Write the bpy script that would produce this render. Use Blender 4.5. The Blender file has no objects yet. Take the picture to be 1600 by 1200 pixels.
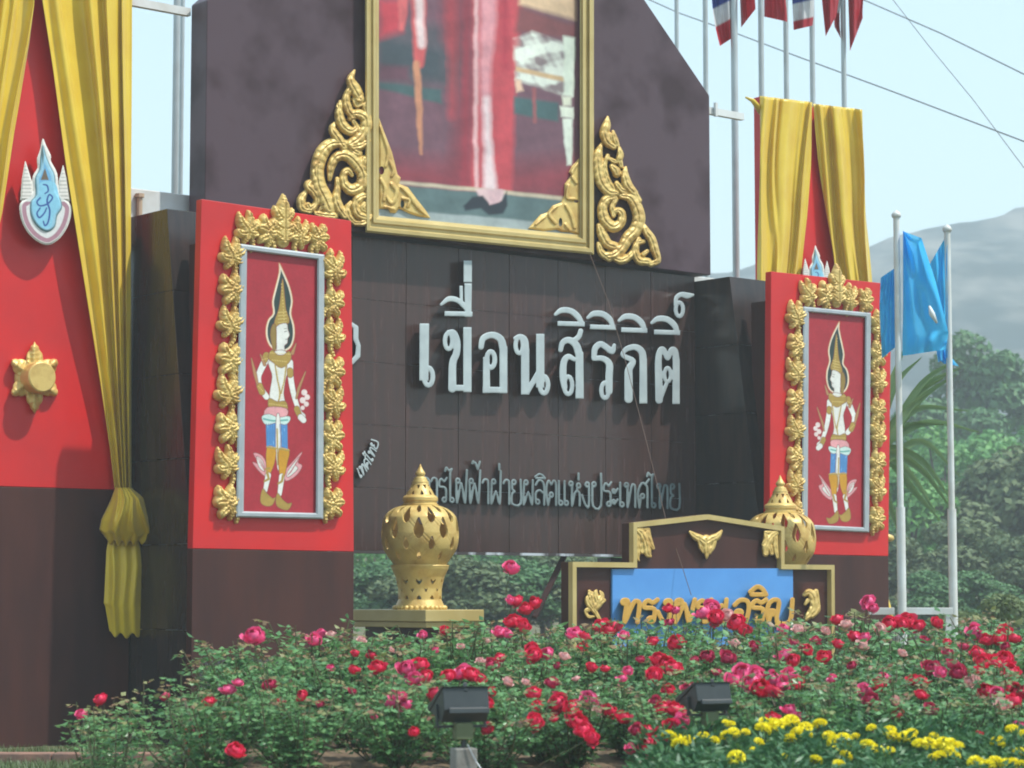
import bpy, math, random
import numpy as np
from mathutils import Vector, Matrix
rnd = random.Random(7)
PI = math.pi
sc = bpy.context.scene
col = sc.collection

# ------------------------------------------------------------------ camera, sky, sun
F = 3690.0; CX, CY = 800.0, 600.0; HC = 1.5
TH = math.atan(330.0 / F); CT, ST = math.cos(TH), math.sin(TH)
AL = math.radians(40.0); CA, SA = math.cos(AL), math.sin(AL)
U = np.array([CA, SA, 0.0]); N = np.array([SA, -CA, 0.0]); P0 = np.array([-2.41, 24.0, 0.0]); CAM = np.array([0.0, 0.0, HC])

cd = bpy.data.cameras.new('camera'); cam = bpy.data.objects.new('camera', cd); col.objects.link(cam)
cam.location = (0, 0, HC); cam.rotation_euler = (PI / 2 + TH, 0, 0)
cd.sensor_width = 36; cd.lens = 36 * F / 1600; cd.clip_end = 8000; cd.clip_start = .1
cd.dof.use_dof = True; cd.dof.focus_distance = 24.0; cd.dof.aperture_fstop = 3.2
sc.camera = cam
SUN = Vector((.485, -.142, .86)).normalized()
w = bpy.data.worlds.new('World'); sc.world = w; w.use_nodes = True
nt = w.node_tree; nt.nodes.clear()
sky = nt.nodes.new('ShaderNodeTexSky'); sky.sky_type = 'NISHITA'; sky.sun_disc = False
sky.sun_elevation = math.asin(SUN.z); sky.sun_rotation = math.atan2(SUN.x, SUN.y)
sky.air_density = 1.5; sky.dust_density = .8; sky.ozone_density = 1.0
tint = nt.nodes.new('ShaderNodeMix'); tint.data_type = 'RGBA'; tint.blend_type = 'MULTIPLY'
tint.inputs[0].default_value = 1.0; tint.inputs[7].default_value = (.90, 1.0, 1.0, 1)
bg = nt.nodes.new('ShaderNodeBackground'); bg.inputs[1].default_value = .15
wo = nt.nodes.new('ShaderNodeOutputWorld')
nt.links.new(sky.outputs[0], tint.inputs[6]); 
veil = nt.nodes.new('ShaderNodeMix'); veil.data_type = 'RGBA'; veil.inputs[0].default_value = .60; veil.inputs[7].default_value = (2.75, 3.45, 3.75, 1)   # hazy white sky
nt.links.new(tint.outputs[2], veil.inputs[6]); nt.links.new(veil.outputs[2], bg.inputs[0]); nt.links.new(bg.outputs[0], wo.inputs[0])
sl = bpy.data.lights.new('sun', 'SUN'); sl.energy = 2.7; sl.angle = math.radians(.9); sl.color = (1, .96, .9)
so = bpy.data.objects.new('sun', sl); col.objects.link(so); so.rotation_euler = SUN.to_track_quat('Z', 'Y').to_euler(); so.location = (10, 0, 40)
vs = sc.view_settings; vs.view_transform = 'Standard'; vs.look = 'None'; vs.exposure = .86; vs.gamma = 1; vs.use_curve_mapping = False
sc.cycles.filter_width = 1.9
sc.cycles.max_bounces = 6; sc.cycles.volume_bounces = 1; sc.cycles.transparent_max_bounces = 6

# ------------------------------------------------------------------ geometry helpers
def rays(px, py):
    x = (np.asarray(px, float) - CX) / F; y = (CY - np.asarray(py, float)) / F
    x, y = np.broadcast_arrays(x, y)
    return np.stack([x, CT - y * ST, ST + y * CT], -1)
def on_d(px, py, d=0.0):                       # point on the plane parallel to the monument, d metres in front of the pillars
    D = rays(px, py); t = (np.asarray(d) + N @ (P0 - CAM)) / (D @ N)
    return CAM + D * t[..., None]
def on_y(px, py, Y):
    D = rays(px, py); t = np.asarray(Y) / D[..., 1]
    return CAM + D * t[..., None]
def on_s(px, py, s):
    D = rays(px, py); t = (s + U @ (P0 - CAM)) / (D @ U)
    return CAM + D * t[..., None]
def sdz(p):
    q = np.asarray(p) - P0
    return np.stack([q @ U, q @ N, q[..., 2]], -1)
def W(s, d, z):
    return P0 + np.asarray(s)[..., None] * U + np.asarray(d)[..., None] * N + np.asarray(z)[..., None] * np.array([0, 0, 1.0])
def w1(s, d, z): return W(np.array(float(s)), np.array(float(d)), np.array(float(z)))
def proj(p):
    q = np.asarray(p) - CAM
    dep = q[..., 1] * CT + q[..., 2] * ST; up = -q[..., 1] * ST + q[..., 2] * CT
    return CX + F * q[..., 0] / dep, CY - F * up / dep

def mesh_np(name, V, faces, smooth=True, col_attr=None, mats=None, fmat=None):
    """faces: list of (n,k) int arrays"""
    me = bpy.data.meshes.new(name); V = np.asarray(V, np.float32)
    me.vertices.add(len(V)); me.vertices.foreach_set('co', V.ravel())
    faces = [np.asarray(f, np.int32) for f in faces if len(f)]
    nl = sum(f.size for f in faces); nf = sum(len(f) for f in faces)
    me.loops.add(nl); me.polygons.add(nf)
    me.loops.foreach_set('vertex_index', np.concatenate([f.ravel() for f in faces]))
    ls = np.concatenate([np.full(len(f), f.shape[1]) for f in faces])
    me.polygons.foreach_set('loop_start', np.concatenate([[0], np.cumsum(ls)[:-1]]).astype(np.int32))
    if smooth: me.polygons.foreach_set('use_smooth', np.ones(nf, bool))
    if fmat is not None: me.polygons.foreach_set('material_index', np.asarray(fmat, np.int32))
    me.update(calc_edges=True)
    if col_attr is not None:
        a = me.color_attributes.new('Col', 'FLOAT_COLOR', 'POINT')
        a.data.foreach_set('color', np.concatenate([col_attr, np.ones((len(V), 1))], 1).astype(np.float32).ravel())
    for m in (mats or []): me.materials.append(m)
    me.validate(); return me
def link(name, me, base=None, parent=None):
    """me vertices are in world space when base is given: they are moved so the origin is at base"""
    o = bpy.data.objects.new(name, me); col.objects.link(o)
    if base is not None:
        base = Vector([float(x) for x in base]); me.transform(Matrix.Translation(-base)); o.location = base
    if parent is not None:
        o.parent = parent; o.location = Vector(o.location) - Vector(parent.location) if base is not None else o.location
    return o
def tag(o, label=None, cat=None, group=None, kind=None):
    if label: o['label'] = label
    if cat: o['category'] = cat
    if group: o['group'] = group
    if kind: o['kind'] = kind
    return o
def thing(name, label, cat, loc=(0, 0, 0), rz=0, group=None):
    o = bpy.data.objects.new(name, None); col.objects.link(o); o.location = [float(x) for x in loc]; o.rotation_euler = (0, 0, rz)
    o.empty_display_size = .1
    return tag(o, label, cat, group)
class MB:                                       # collects world-space pieces, links them as one mesh object
    def __init__(s): s.v = []; s.f = []; s.m = []
    def add(s, V, Fc, mi=0):
        k = len(s.v); s.v += [tuple(float(c) for c in p) for p in V]; s.f += [tuple(i + k for i in f) for f in Fc]; s.m += [mi] * len(Fc)
    def box(s, a, b, mi=0):
        (x0, y0, z0), (x1, y1, z1) = a, b
        s.add([(x0, y0, z0), (x1, y0, z0), (x1, y1, z0), (x0, y1, z0), (x0, y0, z1), (x1, y0, z1), (x1, y1, z1), (x0, y1, z1)],
              [(0, 3, 2, 1), (4, 5, 6, 7), (0, 1, 5, 4), (1, 2, 6, 5), (2, 3, 7, 6), (3, 0, 4, 7)], mi)
    def prism(s, front, back, mi=0):            # two matching rings of points, front ring seen counter-clockwise from the front
        n = len(front); V = list(front) + list(back)
        s.add(V, [tuple(range(n)), tuple(range(2 * n - 1, n - 1, -1))] + [(i, i + n, (i + 1) % n + n, (i + 1) % n) for i in range(n)], mi)
    def tube(s, pts, rad, seg=10, mi=0, cap=True):
        pts = [Vector([float(c) for c in p]) for p in pts]; n = len(pts)
        if not hasattr(rad, '__len__'): rad = [rad] * n
        V = []; up = None
        for i, p in enumerate(pts):
            t = (pts[min(i + 1, n - 1)] - pts[max(i - 1, 0)]).normalized()
            if up is None: up = Vector((0, 0, 1)) if abs(t.z) < .9 else Vector((1, 0, 0))
            a = t.cross(up).normalized(); b = a.cross(t); up = b
            for k in range(seg):
                an = 2 * PI * k / seg; V.append(p + (a * math.cos(an) + b * math.sin(an)) * rad[i])
        Fc = [(i * seg + k, (i + 1) * seg + k, (i + 1) * seg + (k + 1) % seg, i * seg + (k + 1) % seg) for i in range(n - 1) for k in range(seg)]
        if cap: Fc += [tuple(range(seg)), tuple((n - 1) * seg + k for k in range(seg - 1, -1, -1))]
        s.add(V, Fc, mi)
    def lathe(s, c, prof, seg=32, mi=0):
        V = [(c[0] + r * math.cos(2 * PI * k / seg), c[1] + r * math.sin(2 * PI * k / seg), c[2] + z) for r, z in prof for k in range(seg)]
        n = len(prof)
        Fc = [(i * seg + k, i * seg + (k + 1) % seg, (i + 1) * seg + (k + 1) % seg, (i + 1) * seg + k) for i in range(n - 1) for k in range(seg)]
        s.add(V, Fc, mi)
    def build(s, name, mats, parent=None, base=None, smooth=False, bevel=0):
        me = bpy.data.meshes.new(name); me.from_pydata(s.v, [], s.f)
        if not isinstance(mats, (list, tuple)): mats = [mats]
        for m in mats: me.materials.append(m)
        me.polygons.foreach_set('material_index', s.m)
        if smooth: me.shade_smooth()
        if base is None and parent is None: base = s.v[0]
        if base is None: base = parent.location
        o = link(name, me, base, parent)
        if smooth == 'auto': me.set_sharp_from_angle(angle=math.radians(35))
        if bevel:
            b = o.modifiers.new('bevel', 'BEVEL'); b.width = bevel; b.segments = 2; b.limit_method = 'ANGLE'
        return o
def sbox(mb, s0, s1, d0, d1, z0, z1, mi=0):      # box in monument coordinates (s along, d towards the viewer side, z up)
    c = [w1(s0, d1, z0), w1(s1, d1, z0), w1(s1, d1, z1), w1(s0, d1, z1)]
    b = [w1(s0, d0, z0), w1(s1, d0, z0), w1(s1, d0, z1), w1(s0, d0, z1)]
    mb.prism(c, b, mi)

# ---- distance-field drawing
def catmull(pts, k=5):
    P = [np.array(p, float) for p in pts]
    if len(P) < 3: return P
    P = [2 * P[0] - P[1]] + P + [2 * P[-1] - P[-2]]; out = []
    for i in range(1, len(P) - 2):
        for j in range(k):
            t = j / k
            out.append(.5 * ((2 * P[i]) + (-P[i - 1] + P[i + 1]) * t + (2 * P[i - 1] - 5 * P[i] + 4 * P[i + 1] - P[i + 2]) * t * t + (-P[i - 1] + 3 * P[i] - 3 * P[i + 1] + P[i + 2]) * t ** 3))
    out.append(P[-2]); return out
def ring(cx, cy, rx, ry, w_, n=16):
    return [(cx + rx * math.cos(2 * PI * i / n), cy + ry * math.sin(2 * PI * i / n), w_) for i in range(n + 1)]
def strokes_field(X, Y, strokes, ridge=0.0, freq=.5, square=False):
    sd = np.full(X.shape, -1e3); hh = np.zeros(X.shape)
    for st in strokes:
        L = 0.0
        for i in range(len(st) - 1):
            x0, y0, a = st[i]; x1, y1, b = st[i + 1]; m = max(a, b) + 4
            j = (X > min(x0, x1) - m) & (X < max(x0, x1) + m) & (Y > min(y0, y1) - m) & (Y < max(y0, y1) + m)
            dx, dy = x1 - x0, y1 - y0; l2 = dx * dx + dy * dy + 1e-9; ln = math.sqrt(l2)
            if j.any():
                xx, yy = X[j], Y[j]
                t = np.clip(((xx - x0) * dx + (yy - y0) * dy) / l2, 0, 1)
                dd = np.hypot(xx - x0 - t * dx, yy - y0 - t * dy); wd = a + (b - a) * t
                v = wd - dd
                if square and len(st) == 2:
                    tu = ((xx - x0) * dx + (yy - y0) * dy) / l2; pd = np.abs((xx - x0) * dy - (yy - y0) * dx) / ln
                    v = np.minimum(wd - pd, np.minimum(tu * ln + wd * .9, (1 - tu) * ln + wd * .9))
                sd[j] = np.maximum(sd[j], v)
                q = np.clip(dd / np.maximum(wd, .01), 0, 1)
                h = np.sqrt(np.maximum(0, 1 - q * q)) * (.55 + .45 * np.minimum(1, wd / 8))
                if ridge: h = h * (1 + ridge * np.sin((L + t * ln) * freq - 2.2 * q) * q)
                hh[j] = np.maximum(hh[j], h)
            L += ln
    return sd, hh
def poly_sd(X, Y, poly):
    P = np.array(poly, float); best = np.full(X.shape, 1e9); ins = np.zeros(X.shape, bool)
    for i in range(len(P)):
        x0, y0 = P[i]; x1, y1 = P[(i + 1) % len(P)]; dx, dy = x1 - x0, y1 - y0
        t = np.clip(((X - x0) * dx + (Y - y0) * dy) / (dx * dx + dy * dy + 1e-9), 0, 1)
        best = np.minimum(best, np.hypot(X - x0 - t * dx, Y - y0 - t * dy))
        c = ((y0 > Y) != (y1 > Y)) & (X < (x1 - x0) * (Y - y0) / ((y1 - y0) or 1e-9) + x0); ins ^= c
    return np.where(ins, best, -best)
def smoothpoly(poly, k=4):
    P = [tuple(p) for p in poly]; ext = P[-1:] + P + P[:2]
    out = []
    for i in range(1, len(ext) - 2):
        a, b, c, d = [np.array(q, float) for q in ext[i - 1:i + 3]]
        for j in range(k):
            t = j / k; out.append(.5 * (2 * b + (c - a) * t + (2 * a - 5 * b + 4 * c - d) * t * t + (3 * b - a - 3 * c + d) * t ** 3))
    return out
def relief(name, bounds, step, fn, mapf, hback, mat, parent=None, base=None, back=False, smooth=True, side_color=None, local=False):
    """cut-out relief: fn(X,Y)->sd,height[,colour]; mapf(X,Y,h)->points; outline snapped to sd=0, sides and (optionally) a back"""
    x0, y0, x1, y1 = bounds
    xs = np.arange(x0, x1 + step, step); ys = np.arange(y0, y1 + step, step); X, Y = np.meshgrid(xs, ys)
    r = fn(X, Y); sd, h = r[0], r[1]; C = r[2] if len(r) > 2 else None
    ins = sd > 0
    cell = ins[:-1, :-1] | ins[1:, :-1] | ins[:-1, 1:] | ins[1:, 1:]
    gy, gx = np.gradient(sd, step); m2 = np.maximum(gx * gx + gy * gy, .3)
    o_ = ~ins; k = np.where(o_, -sd / m2, 0); lim = 1.1 * step
    sx = np.clip(gx * k, -lim, lim); sy = np.clip(gy * k, -lim, lim)
    Xs, Ys = X + sx, Y + sy
    used = np.zeros(X.shape, bool); used[:-1, :-1] |= cell; used[1:, :-1] |= cell; used[:-1, 1:] |= cell; used[1:, 1:] |= cell
    idx = -np.ones(X.shape, int); idx[used] = np.arange(used.sum()); n = int(used.sum())
    hu = h[used]; V = mapf(Xs[used], Ys[used], hu); I, J = np.nonzero(cell)
    a, b, c, e = idx[I, J], idx[I, J + 1], idx[I + 1, J + 1], idx[I + 1, J]
    quads = [np.stack([a, e, c, b], 1)]
    pad = np.pad(cell, 1)
    E = []
    for (di, dj, p, q) in ((0, -1, a, e), (1, 0, e, c), (0, 1, c, b), (-1, 0, b, a)):
        m = ~pad[I + 1 + di, J + 1 + dj]; E.append(np.stack([p[m], q[m]], 1))
    E = np.concatenate(E)
    bv = np.unique(E); remap = -np.ones(n, int); remap[bv] = np.arange(len(bv))
    nb = len(bv); VB = mapf(Xs[used][bv], Ys[used][bv], np.full(nb, float(hback)))
    V = np.concatenate([V, V[bv], VB]); p, q = remap[E[:, 0]], remap[E[:, 1]]
    quads.append(np.stack([q + n, p + n, p + n + nb, q + n + nb], 1))
    if C is not None:
        Cu = C[used]; sc_ = np.tile(np.array(side_color if side_color is not None else (.6, .58, .55)), (nb, 1)); Cc = np.concatenate([Cu, sc_, sc_])
    else: Cc = None
    if back:
        VK = mapf(Xs[used], Ys[used], np.full(n, float(hback) if not callable(back) else 0)); k0 = len(V)
        V = np.concatenate([V, VK]); quads.append(np.stack([a, b, c, e], 1) + k0)
        if Cc is not None: Cc = np.concatenate([Cc, Cu])
    me = mesh_np(name, V, quads, smooth, Cc, [mat])
    if local: return me
    return link(name, me, base if base is not None else V.mean(0), parent)
def mapd(d0): return lambda X, Y, h: on_d(X, Y, d0 + h)

# ------------------------------------------------------------------ materials
def nd(t, ty, **kw):
    n_ = t.nodes.new(ty)
    for k, v in kw.items(): setattr(n_, k, v)
    return n_
def mat(name, c, rough=.5, metal=0.0, c2=None, scale=4.0, bump=0.0, bscale=40.0, spec=.5, stretch=(1, 1, 1), detail=4, lo=.35, hi=.65, sheen=0.0, trans=0.0, vcol=False, rvar=0.0, coat=0.0):
    m = bpy.data.materials.new(name); m.use_nodes = True; t = m.node_tree; p = t.nodes['Principled BSDF']
    p.inputs['Roughness'].default_value = rough; p.inputs['Metallic'].default_value = metal; p.inputs['Specular IOR Level'].default_value = spec
    p.inputs['Base Color'].default_value = (*c, 1); p.inputs['Sheen Weight'].default_value = sheen; p.inputs['Coat Weight'].default_value = coat
    tc = nd(t, 'ShaderNodeNewGeometry'); mp = nd(t, 'ShaderNodeMapping'); mp.inputs['Scale'].default_value = stretch; t.links.new(tc.outputs['Position'], mp.inputs[0])
    src = None
    if vcol:
        at = nd(t, 'ShaderNodeAttribute', attribute_name='Col'); src = at.outputs[0]
    if c2 is not None:
        no = nd(t, 'ShaderNodeTexNoise'); no.inputs['Scale'].default_value = scale; no.inputs['Detail'].default_value = detail; t.links.new(mp.outputs[0], no.inputs[0])
        mr = nd(t, 'ShaderNodeMapRange'); mr.inputs[1].default_value = lo; mr.inputs[2].default_value = hi; t.links.new(no.outputs[0], mr.inputs[0])
        mx = nd(t, 'ShaderNodeMix', data_type='RGBA'); mx.inputs[6].default_value = (*c, 1); mx.inputs[7].default_value = (*c2, 1)
        if vcol: mx.blend_type = 'MULTIPLY'; t.links.new(src, mx.inputs[6]); 
        t.links.new(mr.outputs[0], mx.inputs[0]); src = mx.outputs[2]
        if rvar:
            m2 = nd(t, 'ShaderNodeMapRange'); m2.inputs[1].default_value = .3; m2.inputs[2].default_value = .7; m2.inputs[3].default_value = rough - rvar; m2.inputs[4].default_value = rough + rvar
            t.links.new(no.outputs[0], m2.inputs[0]); t.links.new(m2.outputs[0], p.inputs['Roughness'])
    if src is not None: t.links.new(src, p.inputs['Base Color'])
    if bump:
        nb = nd(t, 'ShaderNodeTexNoise'); nb.inputs['Scale'].default_value = bscale; nb.inputs['Detail'].default_value = 3; t.links.new(mp.outputs[0], nb.inputs[0])
        bu = nd(t, 'ShaderNodeBump'); bu.inputs['Strength'].default_value = bump; bu.inputs['Distance'].default_value = .02; t.links.new(nb.outputs[0], bu.inputs['Height']); t.links.new(bu.outputs[0], p.inputs['Normal'])
    if trans:
        tr = nd(t, 'ShaderNodeBsdfTranslucent'); ms = nd(t, 'ShaderNodeMixShader'); ms.inputs[0].default_value = trans
        if src is not None: t.links.new(src, tr.inputs[0])
        else: tr.inputs[0].default_value = (*c, 1)
        t.links.new(p.outputs[0], ms.inputs[1]); t.links.new(tr.outputs[0], ms.inputs[2]); t.links.new(ms.outputs[0], t.nodes['Material Output'].inputs[0])
    return m
def leafmat(name, c, c2, trans=.25, rough=.45):
    """foliage: colour varies from leaf to leaf and plant to plant"""
    m = bpy.data.materials.new(name); m.use_nodes = True; t = m.node_tree; p = t.nodes['Principled BSDF']
    g = nd(t, 'ShaderNodeNewGeometry'); oi = nd(t, 'ShaderNodeObjectInfo')
    ad = nd(t, 'ShaderNodeMath', operation='MULTIPLY_ADD'); ad.inputs[1].default_value = .75
    t.links.new(g.outputs['Random Per Island'], ad.inputs[0])
    m3 = nd(t, 'ShaderNodeMath', operation='MULTIPLY'); m3.inputs[1].default_value = .25; t.links.new(oi.outputs['Random'], m3.inputs[0]); t.links.new(m3.outputs[0], ad.inputs[2])
    mx = nd(t, 'ShaderNodeMix', data_type='RGBA'); mx.inputs[6].default_value = (*c, 1); mx.inputs[7].default_value = (*c2, 1); t.links.new(ad.outputs[0], mx.inputs[0])
    t.links.new(mx.outputs[2], p.inputs['Base Color']); p.inputs['Roughness'].default_value = rough; p.inputs['Specular IOR Level'].default_value = .5
    tr = nd(t, 'ShaderNodeBsdfTranslucent'); t.links.new(mx.outputs[2], tr.inputs[0]); ms = nd(t, 'ShaderNodeMixShader'); ms.inputs[0].default_value = trans
    t.links.new(p.outputs[0], ms.inputs[1]); t.links.new(tr.outputs[0], ms.inputs[2]); t.links.new(ms.outputs[0], t.nodes['Material Output'].inputs[0])
    return m
RED = mat('red_paint', (.66, .014, .014), .42, c2=(.54, .016, .018), scale=1.3, detail=7, rvar=.12, bump=.06, bscale=5, spec=.45)
BROWN = mat('brown_laminate', (.075, .027, .021), .46, c2=(.046, .019, .017), scale=1.6, stretch=(1.6, 1.6, .35), detail=7, rvar=.08, bump=.05, bscale=8, spec=.22)
GRAN = mat('polished_granite', (.058, .036, .032), .24, c2=(.085, .045, .039), scale=5.0, stretch=(3, 3, .25), detail=6, lo=.42, hi=.75, bump=.03, bscale=3, spec=.38, rvar=.06)
GRAN_D = mat('dark_granite', (.030, .024, .022), .25, c2=(.055, .035, .030), scale=5.0, stretch=(2, 2, .3), detail=6, lo=.4, hi=.75, bump=.03, bscale=3, spec=.5)
GROUT = mat('pale_grout', (.55, .60, .64), .8, c2=(.06, .05, .05), scale=1.5, lo=.40, hi=.50, stretch=(2.5, 2.5, .5))
SLAB = mat('weathered_plum_paint', (.084, .050, .062), .42, c2=(.040, .017, .022), scale=1.35, detail=3, lo=.50, hi=.68, bump=.45, bscale=1.1, spec=.32, rvar=.08)
GOLD = mat('gold_paint', (.70, .50, .16), .40, metal=.18, c2=(.50, .29, .07), scale=6, lo=.45, hi=.72, detail=7, bump=.16, bscale=60)
GOLDO = mat('orange_gold_paint', (.66, .38, .07), .42, metal=.12, c2=(.58, .31, .05), scale=9, bump=.1, bscale=60)
GOLDF = mat('gold_frame_paint', (.56, .44, .18), .4, metal=.12, c2=(.48, .36, .13), scale=3, bump=.04, bscale=20)
SILV = mat('silver_frame_paint', (.42, .46, .48), .4, metal=.2, c2=(.36, .40, .42), scale=6)
WHITE = mat('white_paint', (.72, .75, .74), .5, c2=(.6, .6, .56), scale=3)
POLE = mat('galvanised_pole', (.50, .56, .57), .45, metal=.2, c2=(.44, .48, .48), scale=3)
STEEL = mat('letter_steel', (.50, .57, .57), .4, metal=.12, c2=(.42, .48, .49), scale=5, bump=.03, bscale=12)
STEEL2 = mat('small_letter_steel', (.25, .31, .31), .45, metal=.15, c2=(.16, .20, .20), scale=5)
SATIN = mat('yellow_satin', (.80, .58, .045), .36, c2=(.74, .50, .035), scale=3, sheen=.15, trans=.10, bump=.03, bscale=30)
PAINT = mat('painted_print', (1, 1, 1), .5, vcol=True, c2=(.9, .9, .9), scale=30, spec=.4)
GLOSSPAINT = mat('painting_under_varnish', (1, 1, 1), .32, vcol=True, c2=(.9, .9, .92), scale=12, spec=.5)
BLUEP = mat('sky_blue_board', (.10, .32, .72), .4, c2=(.085, .28, .66), scale=2, spec=.4)
BFLAG = mat('blue_flag_cloth', (.10, .60, .95), .6, c2=(.08, .56, .93), scale=5, trans=.62)
FLOOD = mat('black_housing', (.022, .030, .032), .4, c2=(.034, .042, .043), scale=8, spec=.5)
CONC = mat('concrete', (.27, .27, .24), .85, c2=(.20, .19, .17), scale=9, bump=.2, bscale=60)
WIRE = mat('dark_cable', (.10, .11, .11), .6)
WIREB = mat('rusty_wire', (.12, .07, .05), .6)
SOIL = mat('soil', (.10, .065, .040), .95, c2=(.19, .13, .075), scale=9, bump=.6, bscale=35, detail=8)
GROUND = mat('dry_grass_ground', (.07, .085, .03), .95, c2=(.16, .12, .06), scale=1.2, bump=.5, bscale=20, detail=8)
CURBM = mat('terracotta_kerb', (.30, .16, .11), .8, c2=(.20, .12, .09), scale=6, bump=.2, bscale=40)
ROSEL = leafmat('rose_leaf', (.055, .165, .060), (.20, .42, .15), .30, .34)
ROSEL2 = leafmat('rose_young_leaf', (.30, .12, .09), (.26, .34, .12), .3)
STEM = mat('green_stem', (.07, .12, .035), .6, c2=(.10, .07, .04), scale=20)
MARIL = leafmat('marigold_leaf', (.035, .13, .055), (.09, .22, .075), .2)
TREEL = [leafmat('tree_leaf_deep', (.05, .14, .05), (.11, .25, .085), .2, .6), leafmat('tree_leaf_fresh', (.08, .25, .065), (.17, .40, .10), .25, .6),
         leafmat('tree_leaf_dull', (.075, .13, .06), (.17, .22, .09), .2, .7), leafmat('grass_tussock', (.10, .15, .05), (.20, .26, .11), .3, .7)]
BARK = mat('bark', (.10, .08, .06), .9, c2=(.06, .05, .04), scale=6, bump=.4, bscale=10)
PALML = leafmat('palm_leaf', (.06, .15, .05), (.30, .45, .20), .35, .32)
CRIM = leafmat('crimson_petal', (.62, .010, .045), (.88, .035, .12), .25, .5)
PINK = leafmat('pink_petal', (.78, .05, .20), (.92, .16, .36), .25, .5)
DEEP = leafmat('dark_red_petal', (.42, .012, .07), (.66, .05, .14), .2, .55)
PALE = leafmat('faded_pink_petal', (.80, .38, .38), (.85, .55, .50), .3, .55)
YEL = leafmat('marigold_petal', (.95, .80, .008), (.98, .90, .03), .15, .55)

# ------------------------------------------------------------------ ground, hills, sky haze
def soil_z(x, y): return float(ground_h(np.array([float(x)]), np.array([float(y)]))[0])
def ground_h(x, y):
    h = np.zeros_like(x)
    bed = np.clip((y - 12.0) / 1.0, 0, 1) * np.clip((20.3 - y) / 1.0, 0, 1)      # the raised flower bed
    h = h + bed * (.38 + .03 * (y - 14.5)) * np.clip(.12 + (x + 2.9) / 1.3, .12, 1)
    far = np.clip((y - 90) / 400.0, 0, 1); h = h + far * 26 * (.6 + .4 * np.sin(x / 60 + 1))
    return h
gx = np.unique(np.concatenate([np.linspace(-2500, -60, 24), np.linspace(-60, 60, 90), np.linspace(60, 2500, 24)]))
gy_ = np.unique(np.concatenate([np.linspace(-300, 10, 8), np.linspace(10, 24, 50), np.linspace(24, 90, 30), np.linspace(90, 700, 40), np.linspace(700, 3200, 8)]))
GX, GY = np.meshgrid(gx, gy_); GZ = ground_h(GX, GY)
def gridfaces(ny, nx):
    i, j = np.meshgrid(np.arange(ny - 1), np.arange(nx - 1), indexing='ij'); a = (i * nx + j).ravel()
    return np.stack([a, a + 1, a + nx + 1, a + nx], 1)
tag(link('ground', mesh_np('ground', np.stack([GX, GY, GZ], -1).reshape(-1, 3), [gridfaces(*GX.shape)], True, None, [GROUND])), kind='structure')
# bare soil of the bed, a sheet just above the ground
BX, BY = np.meshgrid(np.linspace(-5.2, 5.6, 110), np.linspace(13.0, 20.0, 80))
BZ = ground_h(BX, BY) + .012 + .016 * np.sin(BX * 9 + 2 * np.sin(BY * 5)) * np.sin(BY * 11)
BZ += np.array(np.random.RandomState(2).rand(*BX.shape)) * .02
tag(link('flower_bed_soil', mesh_np('flower_bed_soil', np.stack([BX, BY, BZ], -1).reshape(-1, 3), [gridfaces(*BX.shape)], True, None, [SOIL])), kind='structure')
kb = MB(); 
for i in range(14):
    kb.box((-7.0 + i * 1.0, 20.75, 0), (-6.012 + i * 1.0, 20.95, .13))
tag(kb.build('kerb', CURBM, bevel=.012), kind='structure')
# mountain
rs = np.random.RandomState(5)
def fbm(x, y, s=1.0, o=6, seed=1):
    r = np.random.RandomState(seed); v = np.zeros_like(x)
    for k in range(o):
        for _ in range(3):
            a = r.rand() * 6.28; f = s * 2 ** k * (.7 + .6 * r.rand())
            v += np.sin((x * math.cos(a) + y * math.sin(a)) * f + r.rand() * 6.28) / (2 ** k) / 3
    return v
MX, MY = np.meshgrid(np.linspace(-900, 1300, 420), np.linspace(560, 1500, 160))
ridge_px = np.array([-4000, -500, 300, 900, 1150, 1250, 1360, 1480, 1600, 2000, 3000, 6000]); ridge_py = np.array([800, 620, 540, 440, 408, 392, 378, 360, 330, 290, 420, 700])
pxm = CX + F * MX / MY
top = (930 - np.interp(pxm, ridge_px, ridge_py)) / F * 1060
t_ = np.clip((MY - 560) / 500, 0, 1); t2 = np.clip((1500 - MY) / 440, 0, 1)
MZ = top * np.minimum(t_ ** .9, t2) * (1 + .10 * fbm(MX, MY, .012, 5, 3) * (1 - t_ * .5)) + 4.5 * fbm(MX, MY, .05, 6, 9) * t_ - 2
MX, MY, MZ = MX * .42, MY * .42, (MZ - HC) * .42 + HC
MOUNT = mat('hill_scrub', (.012, .034, .036), .95, c2=(.17, .17, .15), scale=.10, detail=10, stretch=(1, .28, 1.2), lo=.45, hi=.68, bump=1.0, bscale=.5)
tag(link('hills', mesh_np('hills', np.stack([MX, MY, MZ], -1).reshape(-1, 3), [gridfaces(*MX.shape)], True, None, [MOUNT])), kind='structure')
HZ = bpy.data.materials.new('haze_air'); HZ.use_nodes = True; HZ.node_tree.nodes.clear()
pv = HZ.node_tree.nodes.new('ShaderNodeVolumePrincipled'); ho = HZ.node_tree.nodes.new('ShaderNodeOutputMaterial'); HZ.node_tree.links.new(pv.outputs[0], ho.inputs['Volume'])
pv.inputs['Color'].default_value = (.84, .94, 1, 1); pv.inputs['Density'].default_value = .0016; pv.inputs['Anisotropy'].default_value = 0
hb = MB(); hb.box((-2600, -350, -40), (2600, 3300, 96)); tag(hb.build('haze', HZ), kind='stuff')

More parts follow.
